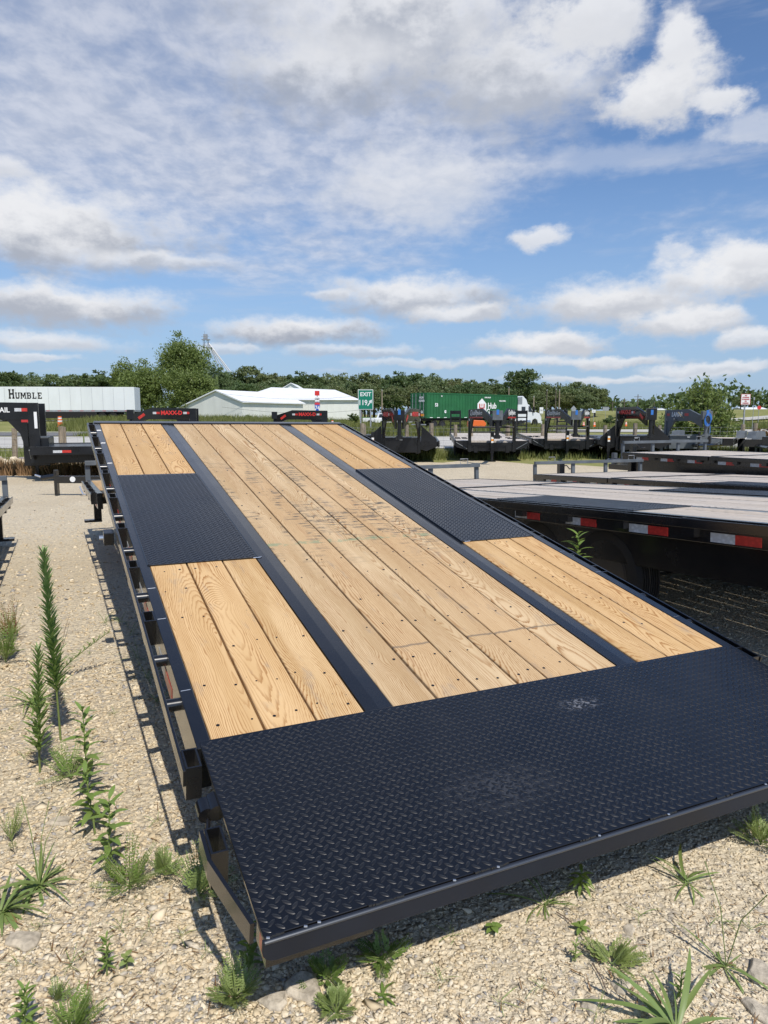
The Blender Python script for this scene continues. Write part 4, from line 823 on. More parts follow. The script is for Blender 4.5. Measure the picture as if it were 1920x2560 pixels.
# ------------------------------------------------------------------ signs
def post(m, x, y, z0, z1, w=.05): m.box(x - w, x + w, y - w, y + w, z0, z1)
def exit_sign():
    D = 66.0; a = pt(895, 974, D); b = pt(933, 1024, D); zg = gz(a.x, D); cx_ = (a.x + b.x) / 2; w = (b.x - a.x); h = a.z - b.z; cz = (a.z + b.z) / 2
    g = empty('exit_sign', None, (cx_, D, zg)); tag(g, 'green EXIT 119 road sign with white arrow on two steel posts', 'road sign'); Q = T((-cx_, -D, -zg))
    for s in (-.33, .33): MB().box(cx_ + s * w - .06, cx_ + s * w + .06, D + .03, D + .15, zg - .3, cz).build('post', M_GALV, g, Q)
    MB().box(cx_ - w / 2, cx_ + w / 2, D - .02, D + .02, cz - h / 2, cz + h / 2).build('border', M_SIGNW, g, Q, .01)
    pn = MB().box(cx_ - w / 2 + .05, cx_ + w / 2 - .05, D - .03, D - .021, cz - h / 2 + .05, cz + h / 2 - .05).build('panel', M_SIGNG, g, Q)
    f = lambda x, z: Q @ face((cx_ + x, D - .033, cz + z), (1, 0, 0), (0, 0, 1))
    Fm = lambda x, z: pn.matrix_basis.inverted() @ f(x, z)
    text('lettering', 'EXIT', .50, M_WHITE, pn, Fm(0, h * .26), bold=.012); text('lettering', '119', .66, M_WHITE, pn, Fm(-w * .18, -h * .16), bold=.014, sx=.85)
    A = Fm(w * .27, -h * .16) @ Matrix.Rotation(-.62, 4, 'Z'); m = MB(); m.box(-.05, .05, -.33, .1, 0, .004, A); m.add([(-.17, .06, .005), (.17, .06, .005), (0, .36, .005)], [(0, 1, 2)], A); m.build('arrow', M_WHITE, pn)
exit_sign()
def route_sign():
    D = 64.0; c = pt(793, 1000, D); zg = gz(c.x, D); g = empty('route_sign', None, (c.x, D, zg)); tag(g, 'red and blue highway 74 shield under a WEST plate, in front of the white barn', 'road sign'); Q = T((-c.x, -D, -zg))
    MB().box(c.x - .04, c.x + .04, D + .03, D + .1, zg - .2, pt(793, 980, D).z).build('post', M_GALV, g, Q)
    def pz(y): return pt(793, y, D).z
    MB().box(c.x - .21, c.x + .21, D - .01, D + .02, pz(989), pz(977)).build('orange_plate', M_RED, g, Q)
    wp_ = MB().box(c.x - .20, c.x + .20, D - .01, D + .02, pz(1004), pz(992)).build('direction_plate', M_SIGNW, g, Q); text('lettering', 'WEST', .17, M_RUB, wp_, Matrix(face((c.x, D - .015, (pz(992) + pz(1004)) / 2), (1, 0, 0), (0, 0, 1))), bold=.006)
    z0, z1 = pz(1031), pz(1005); h = z1 - z0; s = [(-.5, 1), (-.3, .93), (0, 1), (.3, .93), (.5, 1), (.56, .68), (.5, .42), (.32, .15), (0, 0), (-.32, .15), (-.5, .42), (-.56, .68)]
    sh = MB().prism([(c.x + a * .42, z0 + b * h) for a, b in s], .02, T((0, D, 0))).build('shield', M_SIGNB, g, Q)
    MB().prism([(c.x + a * .42, z0 + b * h) for a, b in [(-.5, .98), (-.3, .91), (0, .98), (.3, .91), (.5, .98), (.55, .74), (-.55, .74)]], .004, T((0, D - .013, 0))).build('red_band', M_SIGNR, sh)
    text('lettering', '74', .52, M_WHITE, sh, Matrix(face((c.x, D - .016, z0 + h * .42), (1, 0, 0), (0, 0, 1))), bold=.012, sx=.8)
route_sign()
def plain_sign(label, px0, py0, px1, py1, D, m, yb=None, lines=(), shape='rect', tm=None, bsz=.14, n=1):
    a = pt(px0, py0, D); b = pt(px1, py1, D); c = (a + b) / 2; zg = gz(c.x, D); w = b.x - a.x; h = a.z - b.z
    g = empty('road_sign', None, (c.x, D, zg)); tag(g, label, 'road sign'); Q = T((-c.x, -D, -zg))
    MB().box(c.x - .03, c.x + .03, D + .02, D + .07, zg - .2, c.z).build('post', M_GALV, g, Q)
    if shape == 'rect': MB().box(c.x - w / 2, c.x + w / 2, D - .008, D + .01, c.z - h / 2, c.z + h / 2).build('border', tm or M_GALV, g, Q); pn = MB().box(c.x - w / 2 + w * .04, c.x + w / 2 - w * .04, D - .014, D - .009, c.z - h / 2 + w * .04, c.z + h / 2 - w * .04).build('panel', m, g, Q)
    elif shape == 'diamond': pn = MB().prism([(c.x - w / 2, c.z), (c.x, c.z - h / 2), (c.x + w / 2, c.z), (c.x, c.z + h / 2)], .02, T((0, D, 0))).build('panel', m, g, Q)
    else: pn = MB().prism([(c.x + w / 2 * cos(pi / 8 + k * pi / 4), c.z + h / 2 * sin(pi / 8 + k * pi / 4)) for k in range(8)], .02, T((0, D, 0))).build('panel', m, g, Q)
    for i, s in enumerate(lines): text('lettering', s, bsz, tm or M_RUB, pn, Matrix(face((c.x, D - .017, c.z + h * (.5 - (i + .5) / len(lines)) * .88), (1, 0, 0), (0, 0, 1))), bold=.004, sx=.9)
plain_sign('white NO STOPPING sign with dark red lettering on a post near the right edge', 1853, 985, 1875, 1012, 34.0, M_SIGNW, lines=('NO', 'STOPPING', 'STANDING', 'OR', 'PARKING'), tm=M_DKRED, bsz=.075)
plain_sign('small white speed sign in front of the trees, left of the diamond sign', 1349, 1018, 1358, 1034, 105, M_SIGNW, lines=('50',), bsz=.35)
plain_sign('grey back of a diamond shaped road sign above the goosenecks', 1427, 1014, 1441, 1030, 95, M_GALV, shape='diamond')
plain_sign('small white square sign beside the far road, right of the diamond sign', 1480, 1024, 1489, 1032, 120, M_SIGNW, lines=('35',), bsz=.22)
plain_sign('red stop sign far off on the right of the picture', 1893, 1014, 1903, 1024, 118, M_SIGNR, shape='oct')
plain_sign('wide pale overhead road sign far off between the poles', 1507, 1017, 1522, 1027, 190, M_GALV)
def drum(label, px, py, D, s=1.0):
    p = pt(px, py, D); zb = p.z - .5 * s; g = empty('traffic_drum', T((p.x, D, zb)) @ Matrix.Scale(s, 4)); tag(g, label, 'traffic drum', 'orange traffic markers')
    m = MB(); m.lathe([(.0, 0), (.30, 0), (.30, .06), (.26, .07), (.25, .30)], 16, Matrix.Rotation(-pi / 2, 4, 'Y') @ Matrix.Identity(4)); m.build('base', M_ORANGE, g)
    for i, (z0, z1, q) in enumerate(((.30, .46, 0), (.46, .62, 1), (.62, .76, 0), (.76, .90, 1), (.90, 1.04, 0))):
        MB().tube([(0, 0, z0), (0, 0, z1 - .001)], .25 - .02 * i, 16).build('stripe', M_WHITE if i % 2 else M_ORANGE, g)
drum('orange and white striped traffic drum left of the raised deck', 150, 1054, 72)
for lab, px, py, D in (('first small orange barrel behind the open goosenecks', 1459, 1061, 80), ('second small orange barrel behind the open goosenecks', 1486, 1061, 82), ('small orange barrel seen through the panelled gooseneck', 1565, 1060, 84), ('orange barrel poking up behind the front edge of the wood deck', 831, 1059, 60)): drum(lab, px, py, D, .5)
# ------------------------------------------------------------------ barns
def gable(name, label, x0, x1, y0, y1, he, hr, along='x', z0=0, ext=0, grp=None, rz=0):
    g = empty(name, None, (x0, y0, z0), rz); tag(g, label, 'barn', grp); w = x1 - x0; d = y1 - y0
    if along == 'y':                     # ridge runs away from the viewer
        MB().prism([(0, 0), (0, he), (w / 2, hr), (w, he), (w, 0)], d, T((0, d / 2, 0))).build('wall', M_BARN, g)
        for s in (0, 1):
            a, b = ((-.4, he - .25), (w / 2, hr + .02)) if s == 0 else ((w / 2, hr + .02), (w + .4, he - .25))
            MB().add([(a[0], -.4, a[1] + .03), (b[0], -.4, b[1] + .03), (b[0], d + .4, b[1] + .03), (a[0], d + .4, a[1] + .03), (a[0], -.4, a[1] + .18), (b[0], -.4, b[1] + .18), (b[0], d + .4, b[1] + .18), (a[0], d + .4, a[1] + .18)], [(0, 3, 2, 1), (4, 5, 6, 7), (0, 1, 5, 4), (2, 3, 7, 6), (3, 0, 4, 7), (1, 2, 6, 5)]).build('roof', M_BROOF, g)
    else:
        Mx = Matrix.Rotation(pi / 2, 4, 'Z'); MB().prism([(0, 0), (0, he), (d / 2, hr), (d, he), (d, 0)], w, frame((w / 2, 0, 0), (0, 1, 0), (-1, 0, 0), (0, 0, 1))).build('wall', M_BARN, g)
        for s in (0, 1):
            a, b = ((-.4, he - .2), (d / 2, hr + .02)) if s == 0 else ((d / 2, hr + .02), (d + .4, he - .2))
            MB().add([(-.4, a[0], a[1] + .03), (w + .4, a[0], a[1] + .03), (w + .4, b[0], b[1] + .03), (-.4, b[0], b[1] + .03), (-.4, a[0], a[1] + .2), (w + .4, a[0], a[1] + .2), (w + .4, b[0], b[1] + .2), (-.4, b[0], b[1] + .2)], [(0, 3, 2, 1), (4, 5, 6, 7), (0, 1, 5, 4), (2, 3, 7, 6), (3, 0, 4, 7), (1, 2, 6, 5)]).build('roof', M_BROOF, g)
    return g
def wz(py, D): return H + (1040 - py) / F * D
def wx(px, D): return (px - 960) / F * D
def barns():
    D = 118.0; zg = gz(-40, D)
    # front barn: gable end facing left-front, turned so that its right side shows
    c = gp(600, 1040 - 1) if False else None
    x0 = wx(455, D + 6); xm = wx(609, D); 
    g = empty('white_barn', None, (xm, D, zg)); tag(g, 'front white barn with a lean-to, its plain gable end facing the road', 'barn')
    A = Vector((xm, D, 0)); dirw = (Vector((wx(500, D + 5), D + 5, 0)) - A); dirw.normalize(); dl = Vector((-dirw.y, dirw.x, 0)); dl = dl if dl.y > 0 else -dl
    dl = (Vector((wx(742, D + 14), D + 14, 0)) - A).normalized()
    Fz = lambda py: wz(py, D) - zg
    e = Fz(1006); r = Fz(978); w1 = (Vector((wx(500, D + 5), D + 5, 0)) - A).length; half = w1 * .56; L = (Vector((wx(742, D + 14), D + 14, 0)) - A).length * 1.15
    M_ = frame((0, 0, 0), dirw, dl, (0, 0, 1)); lean = (Vector((wx(458, D + 9), D + 9, 0)) - A).length
    prof = [(0, 0), (0, e), (half, r), (2 * half, e * 1.02), (lean, Fz(1026)), (lean, 0)]
    n = len(prof); vs = [(a, 0, b) for a, b in prof] + [(a, L, b) for a, b in prof]; fs = [tuple(range(n)), tuple(range(2 * n - 1, n - 1, -1))] + [(i, i + n, (i + 1) % n + n, (i + 1) % n) for i in range(n)]
    wl = MB().add(vs, fs, M_).build('wall', M_BARN, g)
    pr = [(-.4, e - .15), (half, r), (2 * half, e * 1.02), (lean + .3, Fz(1026) - .1)]
    for (a, za), (b, zb) in zip(pr, pr[1:]): MB().add([(a, -.35, za + .05), (b, -.35, zb + .05), (b, L + .3, zb + .05), (a, L + .3, za + .05), (a, -.35, za + .25), (b, -.35, zb + .25), (b, L + .3, zb + .25), (a, L + .3, za + .25)], [(0, 3, 2, 1), (4, 5, 6, 7), (0, 1, 5, 4), (1, 2, 6, 5), (2, 3, 7, 6), (3, 0, 4, 7)], M_).build('roof', M_BROOF, g)
    for k in range(1, 9): MB().box(-.03, -.001, L * k / 9 - .02, L * k / 9 + .02, 0, e - .3, M_).build('batten', M_BARN, wl)
    # larger barn behind it
    D2 = 136.0; zg2 = gz(-20, D2); g2 = empty('white_barn', None, (wx(742, D2), D2, zg2)); tag(g2, 'larger white barn behind the front one, left of the exit sign', 'barn')
    e2 = wz(1001, D2) - zg2; r2 = wz(968, D2 + 10) - zg2; wlen = wx(899, D2 + 2) - wx(742, D2); dep = 30.0; M2 = frame((0, 0, 0), (1, .02, 0), (-.02, 1, 0), (0, 0, 1))
    hip = 5.0; vs = [(0, 0, 0), (wlen, 0, 0), (wlen, dep, 0), (0, dep, 0), (0, 0, e2), (wlen, 0, e2), (wlen, dep, e2), (0, dep, e2)]
    fw_ = MB().add(vs, [(0, 1, 5, 4), (1, 2, 6, 5), (2, 3, 7, 6), (3, 0, 4, 7), (4, 5, 6, 7)], M2).build('wall', M_BARN, g2)
    ra = (-6.5, 14, r2); rb = (wlen - 5.2, 14, r2 - .5)
    MB().add([(-.4, -.5, e2), (wlen + .4, -.5, e2), rb, ra, (-.4, dep + .5, e2), (wlen + .4, dep + .5, e2), (-14, 8, e2)], [(0, 1, 2, 3), (1, 5, 2), (5, 4, 3, 2), (0, 3, 6), (4, 6, 3)], M2).build('roof', M_BROOF, g2)
    MB().add([(-14, 8, 0), (0, 0, 0), (0, 0, e2), (-14, 8, e2)], [(0, 1, 2, 3)], M2).build('wall', M_BARN, g2)
    for k in range(1, 10): MB().box(wlen * k / 10 - .02, wlen * k / 10 + .02, -.04, -.002, 0, e2 - .2, M2).build('batten', M_BARN, fw_)
    gable('white_barn', 'small pale gable roof peeping over the larger barn', wx(716, 170), wx(752, 170), 168, 180, wz(972, 170) - gz(-20, 170), wz(962, 170) - gz(-20, 170), 'y', gz(-20, 170))
barns()
# low long white shed and pale buildings far right
gable('far_shed', 'long low white shed on the skyline at the far right', wx(1850, 260), wx(1908, 260), 258, 270, wz(1026, 260) - gz(130, 260), wz(1020, 260) - gz(130, 260), 'x', gz(130, 260))
gable('far_shed', 'pale rail wagon shaped shed on the skyline behind the panelled gooseneck', wx(1635, 250), wx(1655, 250), 250, 256, wz(1024, 250) - gz(90, 250), wz(1023, 250) - gz(90, 250), 'x', gz(90, 250))
# parked pickups beside the barn and an orange compressor
def pickup(label, px, D, rz=0.0, m_=None, s=1.0):
    x = wx(px, D); g = empty('pickup_truck', None, (x, D, gz(x, D)), rz); tag(g, label, 'pickup', 'pickups parked by the barn')
    MB().prism([(0, .45), (0, 1.05), (2.1, 1.08), (2.35, 1.75), (3.9, 1.75), (4.5, 1.12), (5.5, 1.0), (5.6, .5)], 1.9, T((0, .95, 0))).build('body', m_ or M_CABW, g, None, .05)
    MB().prism([(2.4, 1.12), (2.55, 1.65), (3.1, 1.65), (3.1, 1.12)], .02, T((0, -.012, 0))).build('window', M_GLASS, g); MB().prism([(3.2, 1.12), (3.2, 1.65), (3.8, 1.65), (4.25, 1.12)], .02, T((0, -.012, 0))).build('window', M_GLASS, g)
    for a in (1.1, 4.5):
        for y in (.05, 1.85): wheel(g, T((a, y, .38)) @ Matrix.Rotation(pi / 2, 4, 'Z'), 1.0)
pickup('white pickup parked nearest to the barn, seen between the exit sign posts', 907, 108); pickup('white pickup parked right of the exit sign', 938, 106, .1)
cm = empty('orange_compressor', None, (wx(1190, 70), 70, 0)); tag(cm, 'small orange towed machine on the verge behind the ladder ramps', 'machine')
MB().prism([(-.9, .45), (-.9, 1.0), (-.6, 1.2), (.6, 1.15), (.85, .9), (.85, .45)], .9).build('hood', M_ORANGE, cm, None, .03); wheel(cm, T((.1, -.5, .3)) @ Matrix.Rotation(pi / 2, 4, 'Z'), .75); MB().tube([(.85, 0, .5), (1.7, 0, .42)], .04, 6).build('drawbar', M_RUB, cm); MB().tube([(-.6, 0, .45), (-.6, 0, 0)], .03, 6).build('prop_stand', M_RUB, cm)
# ------------------------------------------------------------------ utility poles with wires, grain leg
PO = {}
def pole(label, px, ytop, D, m_=M_POST, arm=0, yb=None, r=.14):
    x = wx(px, D); zt = wz(ytop, D); zg = gz(x, D); o = empty('utility_pole', None, (x, D, zg)); tag(o, label, 'pole', 'utility poles along the road')
    MB().tube([(0, 0, -.3), (0, 0, zt - zg)], [r, r * .6], 8).build('pole', m_, o)
    for k in range(arm): MB().box(-1.3, 1.3, -.06, .06, zt - zg - .9 - .9 * k, zt - zg - .76 - .9 * k).build('cross_arm', m_, o)
    if not arm: MB().box(-.05, .05, -.05, .05, zt - zg, zt - zg + .2).build('insulator', M_GALV, o)
    return Vector((x, D, zt - .4))
pp = [pole('pale pole rising just right of the exit sign', 955, 978, 110), pole('pole standing behind the middle of the green container', 1268, 972, 112), pole('short leaning pole just right of the white lorry cab', 1330, 994, 108), pole('pale pole in front of the wood, right of the two brown poles', 1393, 978, 112)]
pole('left one of two thin brown poles in front of the wood', 1362, 978, 120, M_BARK, 0, None, .12); pole('right one of two thin brown poles in front of the wood', 1384, 976, 122, M_BARK, 0, None, .12)
far = [pole('leftmost far pole with a cross arm on the skyline', 1525, 1004, 330, M_BARK, 1, None, .22), pole('second far pole with cross arms on the skyline', 1554, 996, 300, M_BARK, 2, None, .22), pole('tall far pole with cross arms left of the bushy tree', 1587, 987, 250, M_BARK, 2, None, .2)]
pole('thin far pole behind the panelled gooseneck', 1628, 1006, 300, M_BARK, 0, None, .2); pole('thin light mast to the right of the NO STOPPING sign', 1874, 1000, 60, M_GALV, 0, None, .03)
wr = MB()
allp = [Vector((wx(560, 118), 118, wz(985, 118)))] + [pp[0], pp[1], pp[3]] + [Vector((wx(1640, 125), 125, wz(1000, 125)))]
for a, b in zip(allp, allp[1:]):
    for dz in (0, -.9, -2.2):
        wr.tube([a + (b - a) * (k / 10) + Vector((0, 0, dz - .9 * sin(pi * k / 10))) for k in range(11)], .018, 3, False)
tag(wr.build('overhead_wires', M_RUB), 'overhead wires strung between the poles in front of the wood', 'wires')
gl = empty('grain_elevator_leg', None, (wx(525, 300), 300, gz(-70, 300))); tag(gl, 'lattice grain elevator head with slanting spouts rising behind the tall tree', 'grain elevator'); zgl = gz(-70, 300)
zt = wz(856, 300) - zgl; m = MB()
for a, b in ((-.9, -.9), (.9, -.9), (.9, .9), (-.9, .9)): m.tube([(a, b, 0), (a, b, zt)], .12, 4)
for k in range(16):
    z = zt - k * 2.2; s = 1 if k % 2 else -1; m.tube([(-.9 * s, -.9, z), (.9 * s, -.9, z - 2.2)], .07, 4); m.tube([(-.9, -.9, z), (.9, -.9, z)], .07, 4)
m.build('lattice_tower', M_GALV, gl); m = MB(); m.box(-1.6, 1.6, -1.2, 1.2, zt, zt + .25); m.box(-.9, .6, -.7, .7, zt + .25, zt + 2.3); m.box(-1.5, 2.6, -1.2, 1.2, zt - 3.2, zt - 3.0); m.tube([(-1.6, -1.2, zt + 1.3), (1.6, -1.2, zt + 1.3)], .06, 4); m.tube([(-.5, 0, zt + 2.3), (-.5, 0, zt + 3.6)], .06, 4); m.build('head_house', M_GALV, gl)
for q in ((6.8, 30), (8.4, 32), (9.3, 31), (5.4, 32)):
    MB().tube([(1.0, 0, zt - 1), (q[0] * 1.05, 0, wz(932, 300) - zgl)], .22, 6).build('spout', M_GALV, gl)
# ------------------------------------------------------------------ trees
def crown_mesh(name, n_clump, leaves, rx, ry, rz, leaf, m, seed, hollow=.55, lobes=6, top=1.0):
    g = np.random.default_rng(seed); lob = []
    for _ in range(lobes):
        d = g.normal(size=3); d /= np.linalg.norm(d); d[2] = abs(d[2]) * .9 - .25; q = g.uniform(.25, .62); lob.append((d * q * np.array([rx, ry, rz]), g.uniform(.38, .62)))
    C = []
    for _ in range(n_clump):
        c, s = lob[g.integers(len(lob))]; d = g.normal(size=3); d /= np.linalg.norm(d); r = g.uniform(hollow, 1.0) ** .5; C.append(c + d * r * s * np.array([rx, ry, rz]) * np.array([1, 1, .9]))
    C = np.array(C); cs = g.uniform(.05, .13, len(C)) * (rx + rz)
    P = np.repeat(C, leaves, 0); off = np.clip(g.normal(size=P.shape), -1.35, 1.35); off *= np.repeat(cs, leaves)[:, None] * .55; off[:, 2] *= .6; P = P + off
    N = len(P); a = g.normal(size=(N, 3)); a /= np.linalg.norm(a, axis=1)[:, None]; nrm = g.normal(size=(N, 3)) + np.array([0, 0, .9]); b = np.cross(a, nrm); b /= np.linalg.norm(b, axis=1)[:, None] + 1e-9
    L = leaf * g.uniform(.6, 1.35, N)[:, None]; Wd = L * .42
    V = np.stack([P - a * L, P + b * Wd - a * L * .1, P + a * L, P - b * Wd + a * L * .1], 1).reshape(-1, 3); Fq = np.arange(N * 4).reshape(-1, 4)
    o = npmesh(name, V, Fq, m); me = o.data; bpy.data.objects.remove(o); return me, C
def trunk_mesh(name, h, r, C, seed, base=0.0):
    rr = random.Random(seed); m = MB(); pts = [Vector((rr.uniform(-.02, .02) * h * k / 5, rr.uniform(-.02, .02) * h * k / 5, -.2 + h * k / 5)) for k in range(6)]; m.tube(pts, [r * (1 - .14 * k) for k in range(6)], 8)
    for i in rr.sample(range(len(C)), min(16, len(C))):
        c = Vector(C[i]) + Vector((0, 0, base)); s = pts[rr.randint(2, 5)]; mid = s.lerp(c, .5) + Vector((0, 0, .05 * h)); m.tube([s, mid, c], [r * .35, r * .2, r * .06], 5, False)
    o = m.build(name, M_BARK); me = o.data; bpy.data.objects.remove(o); return me
def tree(name, label, loc, h, crown, trunk, cz, sx=1, sz=1, rz=0, group=None, cat='tree'):
    M_ = T(loc) @ Matrix.Rotation(rz, 4, 'Z') @ Matrix.Diagonal((sx, sx, sz, 1)); t_ = empty(name, M_); tag(t_, label, cat, group); link('crown', crown, t_, T((0, 0, cz))); link('trunk', trunk, t_, Matrix.Identity(4)); return t_
# far wood: eight kinds of crown, unit height 15 m
FARK = []
for k in range(8):
    me, C = crown_mesh('crown', 130, 42, 5.8 + k % 3 * .6, 5.4, 6.2 + k % 2 * .8, .40, M_LEAFF if k % 3 else M_LEAFD, 40 + k, .35, 7); FARK.append((me, trunk_mesh('trunk', 11, .35, C, k, 8.6), 8.6))
# skyline of the wood: (photo column, photo row of the crown top, distance)
SK = [(45, 918, 240), (85, 930, 245), (118, 940, 235), (150, 935, 230), (180, 928, 240), (210, 925, 232), (250, 922, 228), (285, 930, 225), (20, 945, 250), (560, 924, 250), (600, 918, 245), (640, 915, 250), (678, 924, 250), (712, 926, 256), (748, 925, 250), (780, 932, 252), (806, 930, 258), (840, 928, 250), (872, 932, 255), (905, 930, 250),
      (935, 928, 252), (962, 935, 256), (990, 925, 248), (1020, 926, 252), (1048, 938, 258), (1075, 932, 240), (1103, 934, 245), (1130, 945, 250), (1160, 942, 246), (1188, 948, 240), (1215, 944, 250), (1245, 950, 244), (1345, 950, 236), (1372, 952, 230), (1400, 955, 228), (1428, 953, 232), (1455, 955, 226), (1482, 962, 222), (1320, 952, 240),
      (620, 950, 215), (700, 950, 218), (770, 955, 220), (850, 955, 216), (920, 960, 218), (985, 958, 214), (1060, 962, 216), (1130, 965, 212), (1200, 968, 215), (1270, 962, 218), (1340, 975, 205), (1410, 972, 203), (1462, 982, 200), (530, 930, 230), (505, 940, 220)]
rs_ = random.Random(77)
for px in list(range(-10, 330, 26)) + list(range(500, 1480, 24)): SK.append((px + rs_.uniform(-8, 8), (957 if px < 1200 else 972) + rs_.uniform(-12, 10), rs_.uniform(226, 240)))
for i, (px, py, D) in enumerate(SK):
    x = wx(px, D); z = gz(x, D); h = wz(py, D) - z; me, tr, cz = FARK[(i * 5) % 8]; s = h / 14.6
    tree('woodland_tree', 'broadleaf tree in the distant wood across the highway', (x, D, z), h, me, tr, cz, s * random.uniform(.95, 1.25), s, random.uniform(0, 6), 'trees of the distant wood')
me, tr, cz = FARK[3]
x = wx(1296, 225); tree('woodland_tree', 'tall round-headed tree standing above the distant wood, right of the green container', (x, 225, gz(x, 225)), 1, me, tr, cz, (wz(918, 225) - gz(x, 225)) / 14.6 * .95, (wz(914, 225) - gz(x, 225)) / 14.6, 1.0)
x = wx(1842, 200); tree('woodland_tree', 'round dark tree on the right skyline between the bush and the stopping sign', (x, 200, gz(x, 200)), 1, FARK[5][0], FARK[5][1], 8.6, .5, (wz(994, 200) - gz(x, 200)) / 14.6, 1.0)
x = wx(1935, 120); tree('woodland_tree', 'dark tree cut off by the right edge of the picture', (x, 120, gz(x, 120)), 1, FARK[0][0], FARK[0][1], 8.6, .42, (wz(970, 120) - gz(x, 120)) / 14.6, 2.0)
# low blue-green skyline of far woods
g_ = np.random.default_rng(5); P = []
for _ in range(9000):
    x = g_.uniform(-420, 560); D = 620 + g_.uniform(-15, 15); hh = 12 + 3.5 * sin(x * .05) + 3 * sin(x * .021 + 1) ; P.append((x, D, gz(x, D) + abs(g_.normal(0, .5)) * hh * .6 + g_.uniform(0, hh)))
P = np.array(P); N = len(P); a = g_.normal(size=(N, 3)); b = np.cross(a, g_.normal(size=(N, 3))); a /= np.linalg.norm(a, axis=1)[:, None]; b /= np.linalg.norm(b, axis=1)[:, None]
V = np.stack([P - a * 2.2, P - b * 1.6, P + a * 2.2, P + b * 1.6], 1).reshape(-1, 3); tag(npmesh('far_woods', V, np.arange(N * 4).reshape(-1, 4), M_LEAFD), kind='stuff')
# the big trees left of the barns
def hero(label, px, pytop, D, wpx, clumps, leaves, m, seed, zfrac=.62, leaf=.17, lob=8, low=1.0, name='broadleaf_tree'):
    x = wx(px, D); z = gz(x, D); h = wz(pytop, D) - z; rx = wpx / F * D / 2; rz_ = h * zfrac * .66; rx *= 1.12
    me, C = crown_mesh('crown', clumps, leaves, rx, rx * .9, rz_, leaf, m, seed, .3, lob); cz = h - rz_ * .80; tr = trunk_mesh('trunk', h * .75, .035 * h * .6, C, seed, cz)
    tree(name, label, (x, D, z), h, me, tr, cz)
hero('tallest tree left of the barns, with ragged bright crown', 468, 828, 150, 128, 420, 50, M_LEAFM, 86, .85, .24, 12)
hero('round tree at the left foot of the tallest tree', 375, 888, 128, 150, 380, 50, M_LEAFM, 82, .98, .22, 9)
hero('light green tree in front of the tallest tree, beside the barn', 485, 912, 126, 140, 360, 50, M_LEAFM, 83, .98, .22, 9)
hero('small tree with a tapering top at the right end of the white semi trailer', 330, 895, 135, 85, 220, 44, M_LEAFM, 84, .95, .2, 6)
hero('dark tree between the tallest tree and the barn roof', 540, 925, 140, 100, 240, 44, M_LEAFD, 85, .95, .22, 6)
# bushy tree at the right, close to the fence: ascending shoots
def bush_tree():
    D = 36.0; x = wx(1745, D); g = empty('bushy_tree', None, (x, D, 0)); tag(g, 'bushy green tree with ascending shoots by the fence, behind the grey gooseneck', 'tree'); r = np.random.default_rng(9); P = []; Dr = []; m = MB()
    for k in range(190):
        a = r.uniform(0, 2 * pi); sp = r.uniform(.05, 1.0); hh = r.uniform(1.7, 2.7) * (1.25 - .5 * sp) + .1; base = Vector((r.normal(0, .25), r.normal(0, .25), .1)); tip = Vector((cos(a) * sp * 2.1, sin(a) * sp * 1.8, max(.5, hh + .1 - (sp ** 2) * 1.0 * r.uniform(.3, 2.2)))); mid = base.lerp(tip, .55) + Vector((0, 0, .15))
        m.tube([base, mid, tip], [.025, .013, .004], 4, False)
        for q in range(85):
            t_ = r.uniform(.22, 1.0); p = base.lerp(mid, t_ / .55) if t_ < .55 else mid.lerp(tip, (t_ - .55) / .45); P.append(np.array(p) + r.normal(0, .11, 3)); Dr.append(np.array((tip - base).normalized()))
    P = np.array(P); Dr = np.array(Dr); N = len(P); a = Dr * .6 + r.normal(size=(N, 3)) * .7; a /= np.linalg.norm(a, axis=1)[:, None]; b = np.cross(a, r.normal(size=(N, 3))); b /= np.linalg.norm(b, axis=1)[:, None]; L = .098 * r.uniform(.6, 1.3, N)[:, None]
    V = np.stack([P, P + a * L * .8 + b * L * .42, P + a * L * 2, P + a * L * .8 - b * L * .42], 1).reshape(-1, 3); npmesh('crown', V, np.arange(N * 4).reshape(-1, 4), M_LEAFM, g); m.build('trunk', M_BARK, g)
bush_tree()
# conifer saplings in front of the barns, roadside shrubs
shr, Cs = crown_mesh('crown', 40, 30, .75, .75, 1.0, .11, M_LEAFM, 70, .2, 4); shd, Cd = crown_mesh('crown', 40, 34, .9, .9, .8, .10, M_LEAFD, 71, .2, 4); trs = trunk_mesh('trunk', 1.2, .05, Cs, 3, 1.0)
for i, (px, py, D, w) in enumerate([(497, 1036, 96, 1.0), (537, 1038, 97, 1.1), (556, 1038, 97, .8), (567, 1034, 97, 1.0), (588, 1042, 98, .7), (600, 1043, 98, .6), (625, 1034, 97, 1.0), (654, 1046, 98, .7), (670, 1040, 98, 1.0), (699, 1038, 98, .9), (833, 1045, 96, .7), (880, 1024, 92, 1.0), (893, 1028, 92, .7), (350, 1022, 104, 2.6)]):
    x = wx(px, D); z = gz(x, D); h = wz(py, D) - z; tree('sapling', ['small conifer planted along the barn wall', 'leafy shrub at the foot of the trees beside the semi trailer'][i == 13] if i not in (11, 12) else 'spindly sapling in front of the barn corner by the exit sign', (x, D, z), h, shd if i % 2 else shr, trs, 1.0, w, max(.3, h / 2.0), i, 'small conifers along the barn wall' if i < 11 else ('spindly saplings by the barn corner' if i in (11, 12) else None), 'shrub')
x = wx(1521, 88); tree('shrub', 'lone dark green bush on the grassy verge between the goosenecks', (x, 88, gz(x, 88)), 1, shd, trs, 1.0, 1.25, (wz(1032, 88) - gz(x, 88)) / 1.85, 1, None, 'shrub')
